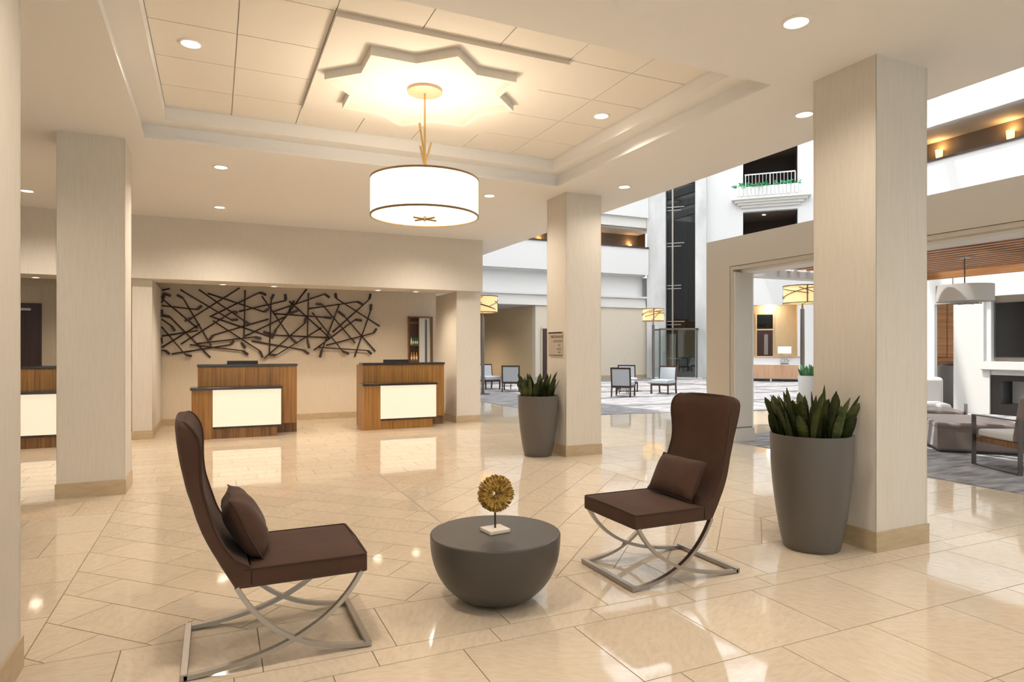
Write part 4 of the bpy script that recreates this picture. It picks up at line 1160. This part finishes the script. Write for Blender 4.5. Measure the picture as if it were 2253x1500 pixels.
# door and counter at the foot of the diagonal wall
d3 = thing('door_3', None, None, DG, -PI/4, kind='structure')
dbox('door_leaf', (0.15, 0.95, 0), (0.84, 1.0, 2.24), 'doorwood', d3)
dbox('transom', (0.15, 0.96, 2.30), (0.84, 1.0, 2.97), 'darkglass', d3)
dbox('transom_backing', (0.15, 0.985, 2.30), (0.84, 0.998, 2.97), 'shaft', d3)
dbox('door_frame', (0.09, 0.94, 0), (0.15, 1.0, 3.03), 'goldwall', d3)
dbox('door_frame', (0.84, 0.94, 0), (0.90, 1.0, 3.03), 'goldwall', d3)
dbox('transom_bar', (0.15, 0.94, 2.24), (0.84, 1.0, 2.30), 'goldwall', d3)
dbox('vision_panel', (0.46, 0.94, 1.1), (0.63, 0.95, 2.05), 'barrel', d3)
light('recess_lamp', 'POINT', tuple(Vector(DG)+Matrix.Rotation(-PI/4, 4, 'Z') @ Vector((0.7, 0.6, 3.2))), 22, WARM, None, 0.1)
ct = thing('service_counter', 'oak fronted counter with white ledge at the far end of the atrium', 'counter', (20.75, 20.75, 0.008), -PI/4)
box('oak_front', (-0.3, -0.05, 0.13), (1.76, 0.0, 0.70), 'wood_oak', ct)
box('counter_body', (-0.3, 0.0, 0.10), (1.76, 0.5, 0.72), 'white', ct)
box('white_riser', (-0.3, 0.30, 0.72), (1.82, 0.45, 1.02), 'white', ct)
box('oak_cap', (-0.3, 0.25, 1.02), (1.84, 0.5, 1.06), 'wood_oak', ct)
for a, b in ((-0.3, 0.65), (0.72, 1.76)):
    box('kick_plate', (a, 0.02, 0.0), (b, 0.45, 0.10), 'black', ct)
tl = thing('table_lamp', 'small white table lamp standing on the oak counter', 'lamp', tuple(Vector((20.75, 20.75, 0.728))+Matrix.Rotation(-PI/4, 4, 'Z') @ Vector((1.22, 0.12, 0))), -PI/4)
box('foot', (-0.16, -0.07, 0.0), (0.16, 0.07, 0.04), 'darksteel', tl)
for sgn in (-1, 1):
    MB().tube([(0.03*sgn, 0, 0.03), (0.16*sgn, 0, 0.14), (0.05*sgn, 0, 0.24), (0.17*sgn, 0, 0.36), (0.1*sgn, 0, 0.46)], 0.016, 7).build('curled_stem', 'steel', tl, smooth=True)
MB().lathe([(0.26, 0.46), (0.26, 0.74), (0.255, 0.74), (0.255, 0.46)], 32, cap0=False, cap1=False).build('shade', 'lampwhite', tl, smooth=True)
MB().tube([(0, 0, 0.03), (0, 0, 0.6)], 0.008, 6).build('stem', 'steel', tl)
MB().tube([(-0.257, 0, 0.6), (0.257, 0, 0.6)], 0.006, 6).build('shade_bar', 'steel', tl)

# ------------------------------------------------------------------ atrium floor lamps
def floor_lamp(x, y, label, R=0.44, zb=2.48, zt_=2.96, seed=1):
    t = thing('floor_lamp', label, 'floor lamp', (x, y, 0.008), 0, 'tall atrium floor lamps with amber shades')
    MB().lathe([(0.22, 0), (0.22, 0.02), (0.05, 0.04), (0.001, 0.05)], 28, cap1=False).build('base', 'darksteel', t, smooth=True)
    MB().lathe([(0.05, 0.03), (0.05, 0.0)], 4, cap0=False, cap1=False)
    MB().lathe([(0.045, 0.03), (0.055, 1.2), (0.05, zb-0.15), (0.025, zb-0.14), (0.022, zb)], 14).build('pole', 'darksteel', t, smooth=True)
    sh = MB().lathe([(R, zb), (R, zt_), (R-0.008, zt_), (R-0.008, zb)], 48, cap0=False, cap1=False).build('amber_shade', 'mica', t, smooth=True)
    R_ = random.Random(seed)
    for z in (zb, zt_):
        MB().tube([((R+0.006)*math.cos(2*PI*k/36), (R+0.006)*math.sin(2*PI*k/36), z) for k in range(36)], 0.014, 6, closed=True).build('hoop', 'mica_rib', sh)
    for k in range(3):
        a = -PI/2 - 0.6 + k*2.1
        MB().tube([((R+0.01)*math.cos(a), (R+0.01)*math.sin(a), zb), ((R+0.01)*math.cos(a), (R+0.01)*math.sin(a), zt_)], 0.016, 6).build('upright', 'mica_rib', sh)
    for k in range(13):
        a0 = R_.uniform(0, 6.28); sp = R_.uniform(0.8, 2.0); z0 = R_.uniform(zb, zt_); z1 = R_.uniform(zb, zt_)
        MB().tube([((R+0.008)*math.cos(a0+sp*s/8), (R+0.008)*math.sin(a0+sp*s/8), z0+(z1-z0)*s/8) for s in range(9)], 0.010, 5).build('twig', 'mica_rib', sh)
    for k in range(3):
        a = 2*PI*k/3
        MB().tube([(0, 0, zb-0.01), (R*math.cos(a), R*math.sin(a), zb+0.01)], 0.008, 5).build('spider_arm', 'darksteel', t)
    light('lamp_bulb', 'POINT', (0, 0, zb+0.3), 12, (1.0, 0.7, 0.35), t, 0.08)
floor_lamp(7.38, 18.25, 'tall floor lamp with amber shade half hidden by the reception pillar', seed=2)
floor_lamp(15.9, 21.2, 'tall floor lamp with amber shade between the sign column and the lift', R=0.42, seed=3)
floor_lamp(13.84, 12.16, 'tall floor lamp with amber shade beside the tall right column', R=0.46, zb=2.56, zt_=3.0, seed=6)

# ------------------------------------------------------------------ atrium slipper chairs and tables
def make_slipper():
    t = thing('slipper_chair', 'x', 'chair', (0, 0, 0.008), 0, 'pale blue slipper chairs in the atrium')
    # faces -y, 0.62 wide, 0.66 deep
    for x in (-0.29, 0.25):
        box('leg', (x, -0.31, 0), (x+0.04, -0.27, 0.28), 'chairwood', t)
        MB().add([(x,0.30,0),(x+0.04,0.30,0),(x+0.04,0.34,0),(x,0.34,0),(x,0.25,0.30),(x+0.04,0.25,0.30),(x+0.04,0.29,0.30),(x,0.29,0.30),(x,0.33,0.83),(x+0.04,0.33,0.83),(x+0.04,0.37,0.83),(x,0.37,0.83)],
                 [(0,3,2,1),(0,1,5,4),(1,2,6,5),(2,3,7,6),(3,0,4,7),(4,5,9,8),(5,6,10,9),(6,7,11,10),(7,4,8,11),(8,9,10,11)]).build('rear_post', 'chairwood', t)
    mb = MB(); mb.box((-0.29, -0.31, 0.26), (0.29, -0.28, 0.31)); mb.box((-0.29, -0.31, 0.26), (-0.26, 0.28, 0.31)); mb.box((0.26, -0.31, 0.26), (0.29, 0.28, 0.31)); mb.box((-0.29, 0.26, 0.26), (0.29, 0.29, 0.31))
    mb.build('seat_rail', 'chairwood', t)
    box('top_rail', (-0.29, 0.335, 0.80), (0.29, 0.372, 0.845), 'chairwood', t)
    box('seat_cushion', (-0.28, -0.31, 0.31), (0.28, 0.26, 0.44), 'cloth_blue', t, bevel=0.03, seg=3, smooth=True)
    MB().add([(-0.25,0.235,0.32),(0.25,0.235,0.32),(0.25,0.30,0.32),(-0.25,0.30,0.32),(-0.25,0.30,0.80),(0.25,0.30,0.80),(0.25,0.365,0.80),(-0.25,0.365,0.80)],
             [(0,3,2,1),(4,5,6,7),(0,1,5,4),(1,2,6,5),(2,3,7,6),(3,0,4,7)]).build('back_cushion', 'cloth_blue', t, bevel=0.012, seg=2)
    return t
proto = make_slipper()
SL = [(10.75, 15.75, math.radians(133), 'slipper chair showing its back, nearest of the atrium trio by the lift'),
      (12.50, 16.15, math.radians(-62), 'slipper chair in profile facing left in front of the lift glass'),
      (12.15, 17.55, math.radians(-28), 'slipper chair farthest of the atrium trio, behind the small round table'),
      (8.75, 19.15, math.radians(150), 'slipper chair showing its back, just left of the smaller planter'),
      (8.55, 20.6, math.radians(5), 'slipper chair facing us beside the reception pillar')]
for i, (x, y, a, lb) in enumerate(SL):
    o = proto if i == 0 else copy_tree(proto)
    o.location = (x, y, 0.008); o.rotation_euler = (0, 0, a); o['label'] = lb
def side_table(x, y, label):
    t = thing('side_table', label, 'table', (x, y, 0.008), 0, 'small round atrium tables')
    MB().lathe([(0.26, 0.53), (0.27, 0.54), (0.27, 0.55), (0.001, 0.551)], 28, cap1=False).build('table_top', 'gold', t, smooth=True)
    for k in range(4):
        a = k*PI/2+0.4
        MB().tube([(0.2*math.cos(a), 0.2*math.sin(a), 0), (0.2*math.cos(a), 0.2*math.sin(a), 0.53)], 0.011, 6).build('leg', 'darksteel', t)
    MB().tube([(0.2*math.cos(2*PI*k/20), 0.2*math.sin(2*PI*k/20), 0.12) for k in range(20)], 0.008, 5, closed=True).build('stretcher', 'darksteel', t)
side_table(11.35, 16.65, 'small round table among the slipper chairs by the lift')
side_table(8.95, 20.0, 'small round table beside the slipper chairs left of the smaller planter')

# ------------------------------------------------------------------ atrium roof: beams of a skylight
rf = thing('ceiling_skylight', None, None, (15, 12, ROOF), 0, kind='structure')
y = -6.5
while y < 28:
    box('roof_beam', (5.0-15, y-12, 0.0), (27-15, y-12+0.22, 0.45), 'white', rf)
    y += 2.2
for x in (5.0, 9.0, 13.0, 17.0, 21.0, 25.0):
    box('roof_purlin', (x-15, -6.5-12, 0.45), (x-15+0.2, 28-12, 0.62), 'white', rf)
